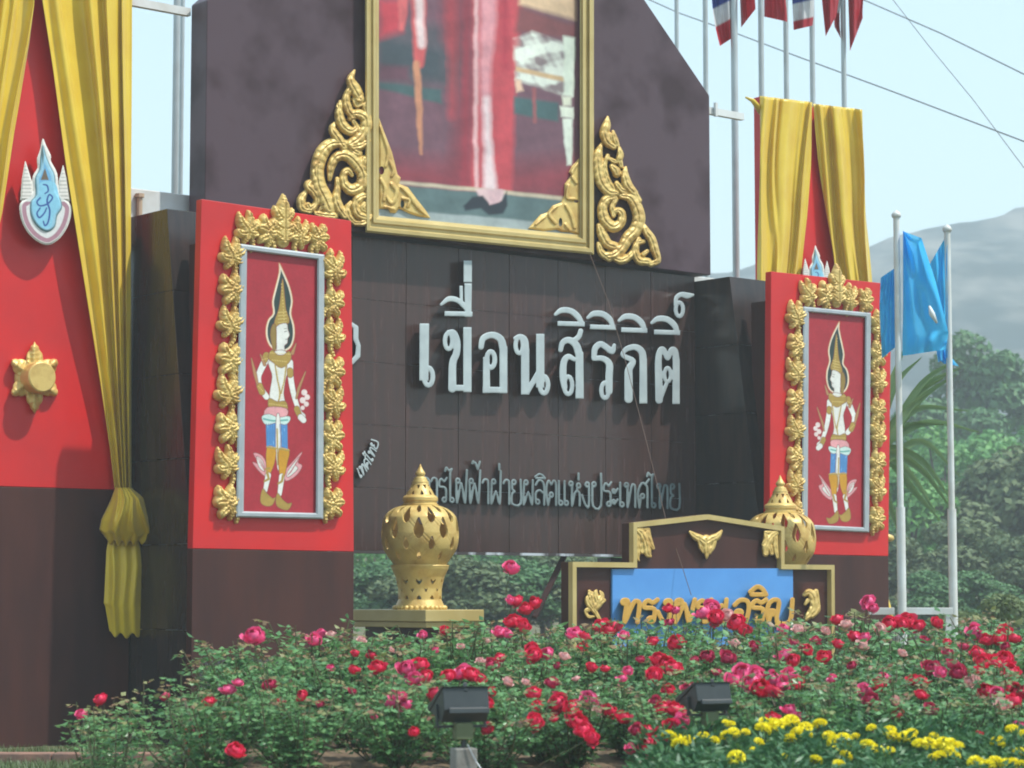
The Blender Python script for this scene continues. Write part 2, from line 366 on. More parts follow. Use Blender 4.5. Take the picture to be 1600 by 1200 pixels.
# ------------------------------------------------------------------ trees in the background
def leaf_cloud(centres, radii, n, size, r, squash=.8):
    V = []; cen = np.array(centres, float); rad = np.array(radii, float)
    pick = r.choice(len(cen), n, p=rad ** 2 / (rad ** 2).sum())
    dirs = r.normal(size=(n, 3)); dirs /= np.linalg.norm(dirs, axis=1)[:, None]; dirs[:, 2] = np.where(dirs[:, 2] < -.3, -dirs[:, 2], dirs[:, 2])
    rr = rad[pick] * (1 - .45 * r.rand(n) ** 2); P = cen[pick] + dirs * rr[:, None] * np.array([1, 1, squash])
    nr = dirs * .8 + r.normal(size=(n, 3)) * .55 + np.array([0, 0, .25]); nr /= np.linalg.norm(nr, axis=1)[:, None]
    a = np.cross(nr, r.normal(size=(n, 3))); a /= np.linalg.norm(a, axis=1)[:, None]; b = np.cross(nr, a)
    s = size * (.6 + .8 * r.rand(n))[:, None]
    V = np.stack([P - a * s, P - b * s * .55 + nr * s * .15, P + a * s, P + b * s * .55 + nr * s * .15], 1).reshape(-1, 3)
    return V, np.arange(4 * n).reshape(-1, 4)
def tree_mesh(seed, h, cw, n, leaf, m, name='crown'):
    r = np.random.RandomState(seed); cs = []; rd = []
    for i in range(20):
        a = r.rand() * 6.28; q = r.rand() ** .6; z = h * (.32 + .60 * r.rand()); k = math.sin(min(1, (h * 1.02 - z) / (h * .55)) * PI / 2)
        cs.append((math.cos(a) * q * cw * k, math.sin(a) * q * cw * k, z)); rd.append(cw * (.26 + .22 * r.rand()))
    V, Fq = leaf_cloud(cs, rd, n, leaf, r)
    cr = mesh_np(name, V, [Fq], False, None, [m])
    tb = MB(); tb.tube([(0, 0, -1.5), (.1, 0, h * .3), (.2, .1, h * .7)], [h * .03, h * .022, h * .008], 7)
    for i in range(5):
        c = cs[i]; tb.tube([(.1, 0, h * (.25 + .07 * i)), (c[0] * .5, c[1] * .5, c[2] * .8), (c[0] * .9, c[1] * .9, c[2])], [h * .012, h * .008, h * .003], 5)
    tm = bpy.data.meshes.new('trunk'); tm.from_pydata(tb.v, [], tb.f); tm.materials.append(BARK)
    return cr, tm
TM = [tree_mesh(11, 9, 3.0, 8000, .17, TREEL[0]), tree_mesh(12, 8, 3.6, 8000, .17, TREEL[1]), tree_mesh(13, 7, 3.2, 8000, .16, TREEL[2]), tree_mesh(14, 10, 3.6, 8000, .18, TREEL[0]), tree_mesh(15, 7.5, 3.4, 8000, .17, TREEL[1])]
def place_tree(px, ytop, Y, k, label, group='trees growing beyond the monument', wide=1.0):
    p = on_y(np.array(float(px)), np.array(float(ytop)), Y); h0 = [9, 8, 7, 10, 7.5][k]
    g = float(ground_h(np.array([p[0]]), np.array([float(Y)]))[0]); s = (p[2] - g) / h0
    t = thing('tree', label, 'tree', (p[0], Y, g), rnd.random() * 6.28, group); t.scale = (s * wide, s * wide, s)
    for nm, me in (('crown', TM[k][0]), ('trunk', TM[k][1])):
        o = bpy.data.objects.new(nm, me); col.objects.link(o); o.parent = t
    return t
trees = [
 (1522, 522, 120, 3, 'tall rounded green tree standing right of the second blue flag pole', 1.0),
 (1440, 600, 128, 0, 'dark tree behind the two blue flags', 1.1),
 (1470, 650, 95, 1, 'fresh green tree just right of the second flag pole', 1.0),
 (1580, 640, 100, 1, 'fresh green tree at the right edge of the view', 1.1),
 (1660, 610, 120, 4, 'green tree cut off by the right edge', 1.1),
 (1545, 730, 85, 0, 'dark tree below the rounded tall tree', 1.0),
 (1420, 740, 80, 4, 'light green tree seen between the two blue flag poles', 1.0),
 (1620, 690, 82, 2, 'brownish green tree low at the right edge', 1.1),
 (1500, 810, 70, 2, 'dull olive bushy tree low behind the flag poles', 1.3),
 (1390, 830, 68, 2, 'dull olive bushy tree beside the right red pillar', 1.3),
 (1590, 835, 66, 2, 'dull olive bushy tree above the pale tussock', 1.4),
 (1440, 880, 60, 0, 'dark low tree behind the white crossbar', 1.5), (1540, 880, 61, 0, 'dark low tree right of the white crossbar', 1.6),
 (600, 800, 75, 1, 'fresh green tree seen under the sign wall, left of the gold vase', 1.1),
 (700, 815, 72, 4, 'fresh green tree seen under the sign wall, right of the gold vase', 1.1),
 (780, 800, 80, 0, 'dark green tree seen under the middle of the sign wall', 1.2),
 (860, 810, 78, 1, 'green tree seen under the sign wall beside the brown strut', 1.2),
 (640, 885, 60, 0, 'dark low bush behind the gold vase', 1.6), (740, 890, 60, 0, 'dark low bush under the sign wall', 1.6), (850, 880, 62, 3, 'dark low bush left of the blessing sign', 1.5),
 (690, 862, 57, 2, 'olive low bush seen directly right of the gold vase', 1.7), (800, 860, 58, 0, 'dark low bush seen left of the brown strut', 1.8), (585, 862, 58, 0, 'dark low bush seen directly left of the gold vase', 1.7), (880, 862, 59, 2, 'olive low bush seen behind the brown strut', 1.7),
 (540, 870, 64, 0, 'dark low bush partly hidden by the left red pillar', 1.5), (940, 860, 66, 3, 'dark tree mostly hidden by the blessing sign', 1.5)]
for px, yt, Y, k, lb, wd in trees: place_tree(px, yt, Y, k, lb, wide=wd)
# far wood: reads as one mass
r = np.random.RandomState(21); n = 260
ax = -60 + r.rand(n) * 220; ay = 135 + r.rand(n) * 120
cs = np.stack([ax, ay, ground_h(ax, ay) + 3.5], -1); V, Fq = leaf_cloud(cs, 3.5 + 2.5 * r.rand(n), 90000, .55, r)
tag(link('distant_wood', mesh_np('distant_wood', V, [Fq], False, None, [TREEL[0]]), (0, 200, 0)), 'hazy green wood on the slope below the mountain', 'wood', kind='stuff')
# pale tussock bottom right
r = np.random.RandomState(3)
def blade_clump(r, n, rad, h, wd, spread=.5):
    V = []; 
    for i in range(n):
        a = r.rand() * 6.28; q = rad * r.rand() ** .5; b = np.array([math.cos(a) * q, math.sin(a) * q, 0]); a2 = a + r.normal() * .5
        d = np.array([math.cos(a2), math.sin(a2), 0]) * spread * h * r.rand(); hh = h * (.5 + .5 * r.rand()); sd_ = np.array([-d[1], d[0], 0]); sd_ = sd_ / (np.linalg.norm(sd_) + 1e-6) * wd
        V += [b - sd_, b + sd_, b + d * .35 + sd_ * .8 + [0, 0, hh * .6], b + d * .35 - sd_ * .8 + [0, 0, hh * .6], b + d * .35 - sd_ * .8 + [0, 0, hh * .6], b + d * .35 + sd_ * .8 + [0, 0, hh * .6], b + d + sd_ * .1 + [0, 0, hh], b + d - sd_ * .1 + [0, 0, hh]]
    V = np.array(V); return V, np.arange(len(V)).reshape(-1, 4)
for px, yt, Y, lb in ((1585, 925, 34, 'pale grassy tussock at the right edge behind the roses'), (1500, 962, 33, 'small pale tussock right of the second flag pole')):
    p = on_y(np.array(float(px)), np.array(float(yt)), Y); h = p[2]
    V, Fq = leaf_cloud([(r.normal() * .5, r.normal() * .3, h * (.2 + .65 * r.rand())) for _ in range(16)], [.34] * 16, 5000, .045, r)
    o = link('grass_tussock', mesh_np('grass_tussock', V, [Fq], False, None, [TREEL[3]])); o.location = (p[0], Y, 0); tag(o, lb, 'bush')

# ------------------------------------------------------------------ the monument
def quad_panel(name, corners, d, thick, m, parent=None, bevel=.006):
    """corners TL TR BR BL (pixels) read off on the plane at d; real thickness behind it"""
    c = np.array(corners, float); f = on_d(c[:, 0], c[:, 1], d); b = f - N * thick
    mb = MB(); mb.prism([f[3], f[2], f[1], f[0]], [b[3], b[2], b[1], b[0]]); return mb.build(name, m, parent, bevel=bevel)
zg = 0.0
def down_to_ground(pt): return np.array([pt[0], pt[1], 0.0])
# left and right red pillars
DW, DS = -1.35, -1.22          # lower sign wall face, upper slab face
pillars = {}
for side, TL, TR, BR, BL in (('left', (315, 311), (549, 345), (553, 862), (301, 857)), ('right', (1205, 424), (1393, 444), (1388, 869), (1202, 865))):
    f = on_d(np.array([TL[0], TR[0], BR[0], BL[0]], float), np.array([TL[1], TR[1], BR[1], BL[1]], float), 0.0)
    base = down_to_ground(f[3])
    t = thing('red_pillar', 'red and brown pillar with a deity painting at the %s of the big sign wall' % side, 'pillar', base, 0, 'red pillars beside the sign wall')
    q = quad_panel('red_panel', (TL, TR, BR, BL), 0, .10, RED, t)
    mb = MB(); g0, g1 = down_to_ground(f[3]), down_to_ground(f[2]); e = N * .004
    fr = [g0, g1, f[2] - [0, 0, .004], f[3] - [0, 0, .004]]; mb.prism(fr, [p - N * .104 for p in fr]); mb.build('brown_base', BROWN, t, bevel=.005)
    mb = MB(); s0, s1 = sdz(f[0])[0], sdz(f[1])[0]; zt = sdz(f[1])[2]
    for ss in (s0 + .25, s1 - .25): sbox(mb, ss - .04, ss + .04, -.55, -.106, 0, zt - .35)
    mb.build('rear_post', BROWN, t)
    pillars[side] = (t, f)
# buttress wings of polished granite, front edge battered
def wing(side, s_in, s_out, edge_top, edge_bot, ztop, label):
    t = thing('granite_buttress', label, 'buttress', w1(s_in, DW, 0), 0, 'granite buttresses of the sign wall')
    dt, zt_ = edge_top; db, zb_ = edge_bot
    fd = lambda z: dt + (db - dt) * (z - zt_) / (zb_ - zt_)
    z1 = ztop; H = .86; j = 0
    while z1 > .02:
        z0 = max(0.0, z1 - H); g = .006 if z0 > 0 else 0
        a, b = fd(z0 + g), fd(z1)
        mb = MB(); mb.prism([w1(s_in, a, z0 + g), w1(s_out, a, z0 + g), w1(s_out, b, z1), w1(s_in, b, z1)], [w1(s_in, DW - .3, z0 + g), w1(s_out, DW - .3, z0 + g), w1(s_out, DW - .3, z1), w1(s_in, DW - .3, z1)])
        mb.build('granite_course', GRAN_D, t, bevel=.003); z1 = z0
    mb = MB(); a, b = fd(.1), fd(ztop - .1)
    mb.prism([w1(s_in + .03, a - .03, .02), w1(s_out - .03, a - .03, .02), w1(s_out - .03, b - .03, ztop - .03), w1(s_in + .03, b - .03, ztop - .03)], [w1(s_in + .03, DW - .25, .02), w1(s_out - .03, DW - .25, .02), w1(s_out - .03, DW - .25, ztop - .03), w1(s_in + .03, DW - .25, ztop - .03)])
    mb.build('core', GROUT, t); return t
def S_at(px, d):
    return float(sdz(on_d(np.array(float(px)), np.array(600.0), d))[0])
def Z_at(px, py, d): return float(on_d(np.array(float(px)), np.array(float(py)), d)[2])
sR = S_at(1087, DW); pr = sdz(on_s(np.array([1140., 1180.]), np.array([432., 765.]), sR))
wing('right', sR, sR + 1.25, (pr[0, 1], pr[0, 2]), (pr[1, 1], pr[1, 2]), pr[0, 2], 'dark granite buttress between the sign wall and the right red pillar')
sL = S_at(206, DW); pl_ = sdz(on_s(np.array([261., 298.]), np.array([326., 850.]), sL))
wing('left', sL, sL + 1.25, (pl_[0, 1], pl_[0, 2]), (pl_[1, 1], pl_[1, 2]), pl_[0, 2], 'dark granite buttress between the left curtain and the left red pillar')
# lower sign wall of granite slabs with recessed pale joints
zb = Z_at(553, 860, DW); zt = Z_at(800, 398, DW); sA = sL + 1.28; sB = sR - .004
wallt = thing('granite_sign_wall', 'dark granite wall with the silver lettering between the red pillars', 'wall', w1((sA + sB) / 2, DW, zb))
mb = MB(); sbox(mb, sA, sB, DW - .22, DW - .012, zb + .004, zt - .004); mb.build('wall_core', GROUT, wallt)
mb = MB(); sbox(mb, sA, sB, DW - .16, DW + .012, zb - .03, zb - .001); mb.build('bottom_trim', GROUT, wallt)
ncol = 9; nrow = 5; sw = (sB - sA) / ncol; sh = (zt - zb) / nrow
smesh = None
for i in range(ncol):
    for j in range(nrow):
        if smesh is None:
            m_ = MB(); m_.box((.005, -.0, .002), (sw - .005, .03, sh - .002)); smesh = bpy.data.meshes.new('granite_slab'); smesh.from_pydata(m_.v, [], m_.f); smesh.materials.append(GRAN)
        o = bpy.data.objects.new('granite_slab', smesh); col.objects.link(o); o.parent = wallt
        p = w1(sA + i * sw, DW + .0006 * rnd.uniform(-1, 1), zb + j * sh) - np.array(wallt.location); o.location = p; o.rotation_euler = (rnd.uniform(-.002, .002), 0, AL + rnd.uniform(-.0025, .0025))
# strut and dark plinth below
mb = MB(); mb.tube([on_d(np.array(885.), np.array(862.), -1.5), on_d(np.array(835.), np.array(965.), -1.5)], .045, 4); mb.build('brace', BROWN, wallt)
mb = MB(); s9 = S_at(958, DW); sbox(mb, s9, sR - .004, DW - .3, DW - .06, 0, zb - .04); mb.build('plinth', GRAN_D, wallt)
for px in (575, 600):
    pass
# upper slab, shouldered
zsl = Z_at(317, -1, DS); sl0 = S_at(317, DS); sl1 = S_at(1112, DS); zsr = Z_at(1112, 150, DS); zbot = Z_at(800, 392, DS)
slope = (Z_at(1010, 0, DS) - zsr) / (sl1 - S_at(1010, DS)); ztopf = zsr + 2.9
ins_ = (ztopf - zsr) / slope
poly = [(sl0, zbot), (sl1, zbot), (sl1, zsr), (sl1 - ins_, ztopf), (sl0 + ins_, ztopf), (sl0, zsr)]
bt = thing('backdrop_board', 'plum coloured board behind the gold framed portrait', 'board', w1((sl0 + sl1) / 2, DS, zbot))
mb = MB(); mb.prism([w1(s, DS, z) for s, z in poly], [w1(s, DS - .32, z) for s, z in poly]); mb.build('board_face', SLAB, bt, bevel=.01)
mb = MB()
for k in range(len(poly)):                        # pale edging strip on the sloping shoulders
    pass
# white rails joining the slab to the banners
rail = thing('white_rail', 'white rail from the right shoulder of the plum board to the right banner', 'rail', w1(sl1, -1.6, zsr))
mb = MB(); sbox(mb, sl1 - .05, sl1 + 1.0, -1.65, -1.58, zsr - .13, zsr - .04); mb.build('bar', WHITE, rail)
mb = MB(); sbox(mb, sl1 + .42, sl1 + .46, -1.57, -1.53, zsr - .16, zsr + .02); mb.build('clamp', WHITE, rail)
rail = thing('white_rail', 'white rail from the left shoulder of the plum board towards the left banner', 'rail', w1(sl0 - 1.2, -1.6, zsr))
mb = MB(); sbox(mb, sl0 - 1.25, sl0 + .02, -1.65, -1.58, zsr - .10, zsr - .015); mb.build('bar', WHITE, rail)
ztw = pl_[0, 2]
led = MB(); sbox(led, sL - .5, sL + 1.3, -2.1, DW - .31, ztw - .25, ztw + .36); o = led.build('white_ledge', WHITE, bevel=.01); tag(o, 'white concrete ledge behind the top of the left buttress', 'ledge')
led = MB(); sbox(led, sR + .25, sR + 1.9, -2.1, DW - .31, pr[0, 2] - .25, pr[0, 2] + .13); o = led.build('white_ledge', WHITE, bevel=.01); tag(o, 'white concrete ledge behind the top of the right buttress', 'ledge')
mb = MB(); p = on_d(np.array(218.), np.array(326.), -1.62); mb.tube([p - [0, 0, .1], p + [0, 0, .14]], .03, 8); mb.tube([p + [0, 0, .12], p + [0, 0, .16]], .05, 8)
tag(mb.build('ledge_post', mat('tan_paint', (.5, .36, .24), .6)), 'short tan post on the ledge beside the yellow curtain', 'post')

# left banner wall
DB = -1.30
f = on_d(np.array([-260., 203., 205., -260.]), np.array([-420., -330., 765., 752.]), DB)
bw = thing('banner_wall', 'tall red banner wall with brown base at the left edge', 'wall', down_to_ground(f[3]), 0, 'red banner walls')
quad_panel('red_panel', ((-260, -420), (203, -330), (205, 766), (-260, 752)), DB, .16, RED, bw)
g0, g1 = down_to_ground(f[3]), down_to_ground(f[2]); fr = [g0, g1, f[2] - [0, 0, .008], f[3] - [0, 0, .008]]
mb = MB(); mb.prism(fr, [p - N * .164 for p in fr]); mb.build('brown_base', BROWN, bw, bevel=.005)
# right banner wall, standing back
DR = -1.75
f = on_d(np.array([1191., 1341., 1366., 1191.]), np.array([150., 181., 700., 700.]), DR)
bw2 = thing('banner_wall', 'red banner wall rising behind the right red pillar', 'wall', down_to_ground(f[3]), 0, 'red banner walls')
f[1] = W(sdz(f[1])[0], DR, sdz(f[1])[2]); g0, g1 = down_to_ground(f[0]), down_to_ground(f[1])
mb = MB(); fr = [g0, g1, f[1], f[0]]; mb.prism(fr, [p - N * .16 for p in fr]); mb.build('red_panel', RED, bw2, bevel=.006)

# ------------------------------------------------------------------ cloth
def cloth(name, edgeL, edgeR, y0, y1, d0, amp, nf, seed, nu=90, nv=90, folds=None, m=None, top_flat=0.0, shear=None):
    """edgeL/edgeR: list of (y,x) in photo pixels, read off on the plane at d0; folds give the sheet its depth"""
    r = np.random.RandomState(seed); u = np.linspace(0, 1, nu); v = np.linspace(0, 1, nv); UU, VV = np.meshgrid(u, v)
    Yp = y0 + (y1 - y0) * VV
    xl = np.interp(Yp, [e[0] for e in edgeL], [e[1] for e in edgeL]); xr = np.interp(Yp, [e[0] for e in edgeR], [e[1] for e in edgeR])
    ph = np.zeros_like(UU); uu = UU + .05 * np.sin(3 * VV + 6 * UU + seed) + .03 * np.sin(9 * VV + seed * 2)
    for k in range(nf):
        c = (k + .5 + .9 * (r.rand() - .5)) / nf; wd = .34 / nf * (.45 + 1.0 * r.rand()); dr = (r.rand() - .5) * .22
        ph += (.55 + .6 * r.rand()) * np.exp(-((uu - c - dr * VV) / wd) ** 2)
    ph += .07 * np.sin(uu * nf * 11 + seed + 3 * VV) + .05 * np.sin(uu * 60 + 5 * VV)
    A = amp * (1 - top_flat * (1 - VV) ** 3)
    Yp = Yp + (xr - xl) * UU * (.10 if shear is None else shear)
    V = on_d(xl + (xr - xl) * (UU + .02 * np.sin(uu * nf * 6.28)), Yp, d0 + A * ph)
    me = mesh_np(name, V.reshape(-1, 3), [gridfaces(nv, nu)[:, ::-1]], True, None, [m or SATIN])
    return me, V
def cloth_obj(name, *a, parent=None, base=None, **k):
    me, V = cloth(name, *a, **k); o = link(name, me, base if base is not None else V[-1, 0], parent)
    so_ = o.modifiers.new('solid', 'SOLIDIFY'); so_.thickness = .006; return o
o = cloth_obj('yellow_curtain', [(-330, -60), (0, -30), (340, -60)], [(-330, 72), (0, 55), (60, 47), (200, 22), (330, 3), (420, -20)], -330, 420, DB + .05, .13, 4, 4)
tag(o, 'yellow satin curtain at the extreme left edge of the red banner wall', 'curtain', 'yellow satin drapes')
cur = thing('yellow_curtain', 'long yellow satin curtain tied in a knot left of the left red pillar', 'curtain', w1(S_at(190, DB), DB + .1, Z_at(190, 990, DB)), 0, 'yellow satin drapes')
cloth_obj('drape', [(-330, 30), (0, 64), (100, 80), (250, 101), (400, 125), (500, 141), (600, 157), (700, 172), (775, 181)], [(-330, 206), (0, 204), (400, 204), (775, 205)], -330, 776, DB + .05, .17, 5, 12, parent=cur, shear=.03, nv=150, nu=110)
# knot: gathered puffs
def puff(parent, name, edgeL, edgeR, y0, y1, d0, bulge, amp, nf, seed):
    nu, nv = 80, 60; UU, VV = np.meshgrid(np.linspace(0, 1, nu), np.linspace(0, 1, nv)); Yp = y0 + (y1 - y0) * VV
    xl = np.interp(VV, [e[0] for e in edgeL], [e[1] for e in edgeL]); xr = np.interp(VV, [e[0] for e in edgeR], [e[1] for e in edgeR])
    r_ = np.random.RandomState(seed); ph = np.zeros_like(UU)
    for k in range(nf):
        c = (k + .5) / nf + .04 * r_.normal(); ph += (.4 + .7 * r_.rand()) * np.exp(-((UU - c - .08 * np.sin(3 * VV + k)) / (.3 / nf)) ** 2)
    ba = np.sin(PI * np.clip(UU, 0, 1)) ** .6 * bulge * (.4 + .6 * np.sin(PI * np.clip(VV, .02, 1)) ** .7)
    sag = 10 * np.sin(PI * UU) * VV ** 2
    V = on_d(xl + (xr - xl) * UU, Yp - 4 * np.cos(UU * nf * 6.28) * VV ** 3 + sag * .4, d0 + ba + amp * ph * (.3 + .7 * np.sin(PI * np.clip(VV, .1, .95))))
    me = mesh_np(name, V.reshape(-1, 3), [gridfaces(nv, nu)[:, ::-1]], True, None, [SATIN]); o = link(name, me, V[0, 0], parent)
    s_ = o.modifiers.new('solid', 'SOLIDIFY'); s_.thickness = .006; return o
puff(cur, 'knot_puff', [(0, 180), (.25, 172), (.6, 158), (.8, 155), (1, 166)], [(0, 205), (.2, 226), (.55, 238), (.85, 243), (1, 228)], 762, 846, DB + .16, .26, .11, 5, 3)
puff(cur, 'tail', [(0, 170), (.15, 166), (.7, 162), (.72, 164), (1, 171)], [(0, 216), (.3, 224), (1, 225)], 838, 990, DB + .16, .06, .09, 3, 9)
# right banner curtains
c2 = cloth_obj('yellow_curtain', [(140, 1189), (424, 1182)], [(150, 1271), (250, 1266), (330, 1260), (380, 1255), (424, 1251)], 150, 560, DR + .05, .16, 4, 31, shear=.12, top_flat=.3)
tag(c2, 'left yellow curtain hanging over the right banner wall', 'curtain', 'yellow satin drapes')
c3 = cloth_obj('yellow_curtain', [(150, 1271), (250, 1280), (330, 1291), (400, 1302), (560, 1318)], [(150, 1348), (330, 1354), (440, 1363), (560, 1372)], 162, 560, DR + .06, .17, 4, 17, shear=.12, top_flat=.3)
tag(c3, 'right yellow curtain hanging over the right banner wall', 'curtain', 'yellow satin drapes')
mb = MB(); p = on_d(np.array([1165., 1176., 1190.]), np.array([152., 157., 175.]), -1.68); mb.tube(p, [.012, .03, .05], 8)
tag(mb.build('curtain_corner', SATIN, smooth=True), 'twisted corner of yellow cloth tied to the white rail', 'cloth')
mb = MB(); p = on_d(np.array([1386., 1389., 1390.]), np.array([935., 958., 985.]), -1.0); mb.tube(p, [.02, .05, .06], 8)
tag(mb.build('curtain_tail', SATIN, smooth=True), 'end of a yellow curtain peeping out right of the right pillar base', 'cloth')

# ------------------------------------------------------------------ emblems and star on the red walls
def emblem_fn(mirror=False):
    def fn(X, Y):
        # design coordinates: 2.4 x photo pixels, origin (0,200)
        x, y = X, Y
        outer = smoothpoly([(160, 40), (172, 66), (190, 104), (190, 124), (214, 172), (219, 232), (240, 262), (262, 284), (268, 310), (258, 356), (240, 392), (216, 420), (182, 438), (148, 430), (112, 402), (86, 362), (74, 318), (76, 282), (100, 262), (122, 236), (122, 184), (140, 150), (138, 118), (150, 82)], 3)
        spL = [(94, 122), (106, 160), (120, 205), (124, 270), (76, 270), (82, 190)]; spR = [(236, 138), (250, 190), (262, 275), (215, 268), (220, 200)]
        sd = np.maximum(np.maximum(poly_sd(x, y, outer), poly_sd(x, y, spL)), poly_sd(x, y, spR))
        C = np.tile(np.array([.78, .74, .68]), X.shape + (1,)).astype(float)
        def put(sdv, c, aa=2.0):
            k = np.clip(.5 + sdv / aa, 0, 1)[..., None]; C[:] = C * (1 - k) + np.array(c) * k
        for sp in (spL, spR):
            s_ = poly_sd(x, y, sp) - 3; put(np.where(np.sin(y * .45) > .2, s_, -1), (.55, .53, .48))
        put(poly_sd(x, y, outer) - 5, (.70, .70, .66)); so_ = poly_sd(x, y, outer)
        low = np.minimum(so_ - 9, y - 276); put(low, (.42, .22, .27)); put(np.minimum(so_ - 25, y - 270), (.72, .72, .70))
        body = smoothpoly([(160, 62), (174, 105), (188, 140), (206, 178), (210, 235), (228, 268), (232, 300), (214, 330), (206, 370), (180, 390), (150, 380), (124, 350), (112, 315), (114, 275), (132, 250), (130, 190), (146, 155), (150, 110)], 3)
        bd = poly_sd(x, y, body); put(bd, (.13, .24, .26)); put(bd - 4, (.30, .55, .68)); put(bd - 16, (.16, .42, .66))
        put(poly_sd(x, y, [(168, 150), (182, 195), (152, 195)]), (.16, .12, .08)); put(poly_sd(x, y, [(160, 70), (165, 100), (160, 140), (155, 100)]), (.12, .2, .22))
        put(poly_sd(x, y, smoothpoly([(150, 205), (205, 205), (222, 270), (222, 300), (200, 330), (190, 372), (150, 370), (125, 320), (122, 280), (145, 250)])), (.25, .56, .72))
        cy = catmull([(150, 262, 3.2), (138, 278, 3), (150, 292, 3), (178, 284, 3.2), (196, 262, 3), (184, 250, 3), (176, 275, 3.4), (186, 310, 3.4), (180, 352, 3.2), (168, 366, 3), (162, 350, 2.6)])
        cz = catmull([(150, 300, 2.6), (138, 320, 3), (148, 336, 3), (166, 318, 3), (174, 300, 2.4)]); ck = catmull([(162, 212, 2.4), (176, 216, 3), (180, 236, 3), (168, 246, 2.4)])
        s2, _ = strokes_field(x, y, [cy, cz, ck]); put(s2, (.03, .08, .30), 1.5)
        h = np.clip(sd / 6, 0, 1) * .012 + np.where(bd > 0, np.clip(bd / 8, 0, 1) * .018, 0)
        return sd / 2.4, h, C
    return fn
def emblem(name, ox, oy, k, d, label, parent=None):
    # design px -> photo px: X = ox + k*(x-160)/2.4 ...
    fn0 = emblem_fn()
    mp = lambda X, Y, h: on_d(ox + (X - 165) / 2.4 * k, oy + (Y - 240) / 2.4 * k, d + h)
    t = relief(name, (66, 34, 276, 444), 1.8, fn0, mp, -.05, PAINT, base=w1(S_at(ox, d), d, Z_at(ox, oy + 80 * k, d)))
    return tag(t, label, 'emblem', 'royal emblems on the banner walls')
emblem('royal_emblem', 69, 300, 1.0, DB + .17, 'blue and white crowned emblem on the left red banner wall')
emblem('royal_emblem', 1275, 432, .58, DR + .17, 'blue and white crowned emblem peeping over the right red pillar')
def star_fn(X, Y):     # photo px, centred (0,0)
    strokes = []
    for k in range(6):
        a = PI / 2 + k * PI / 3; x, y = math.cos(a), -math.sin(a)
        strokes.append([(x * 14 * .75, y * 14 * 1.0, 16), (x * 30 * .82, y * 34 * .95, 13), (x * 40 * .86, y * 46 * .98, 7), (x * 46 * .86, y * 55 * 1.0, 1.0)])
    sd, h = strokes_field(X, Y, strokes, .3, .9); r_ = np.hypot(X / .8, Y / 1.05)
    h = h * .05 * (1 + .25 * np.cos(np.arctan2(Y, X / .8) * 12)); return sd, h + .02
st = thing('gold_star_boss', 'gold six pointed star ornament with a raised round boss on the left red wall', 'ornament', w1(S_at(55, DB), DB, Z_at(55, 590, DB)))
relief('star', (-48, -68, 48, 68), 1.2, star_fn, lambda X, Y, h: on_d(54 + X, 590 + Y, DB + .02 + h), -.02, GOLD, st)
cst = on_d(np.array(52.), np.array(591.), DB + .05); mb = MB(); V = []
prof = [(0.0, .19), (.14, .19), (.153, .18), (.158, .16), (.163, .02), (.185, .0), (.195, -.03)]
for r_, dz in prof:
    for k in range(40):
        a = 2 * PI * k / 40; V.append(cst + U * (r_ * math.cos(a)) + np.array([0, 0, r_ * math.sin(a)]) + N * dz)
mb.add(V, [(i * 40 + k, (i + 1) * 40 + k, (i + 1) * 40 + (k + 1) % 40, i * 40 + (k + 1) % 40) for i in range(len(prof) - 1) for k in range(40)])
mb.build('boss', GOLD, st, smooth='auto')
mb = MB(); p = on_d(np.array([1383., 1393., 1397.]), np.array([840., 841., 842.]), -.9); mb.tube(p, [.06, .045, .005], 8); tag(mb.build('gold_star_tip', GOLD, smooth=True), 'gold tip of a star ornament peeping out right of the right pillar', 'ornament')

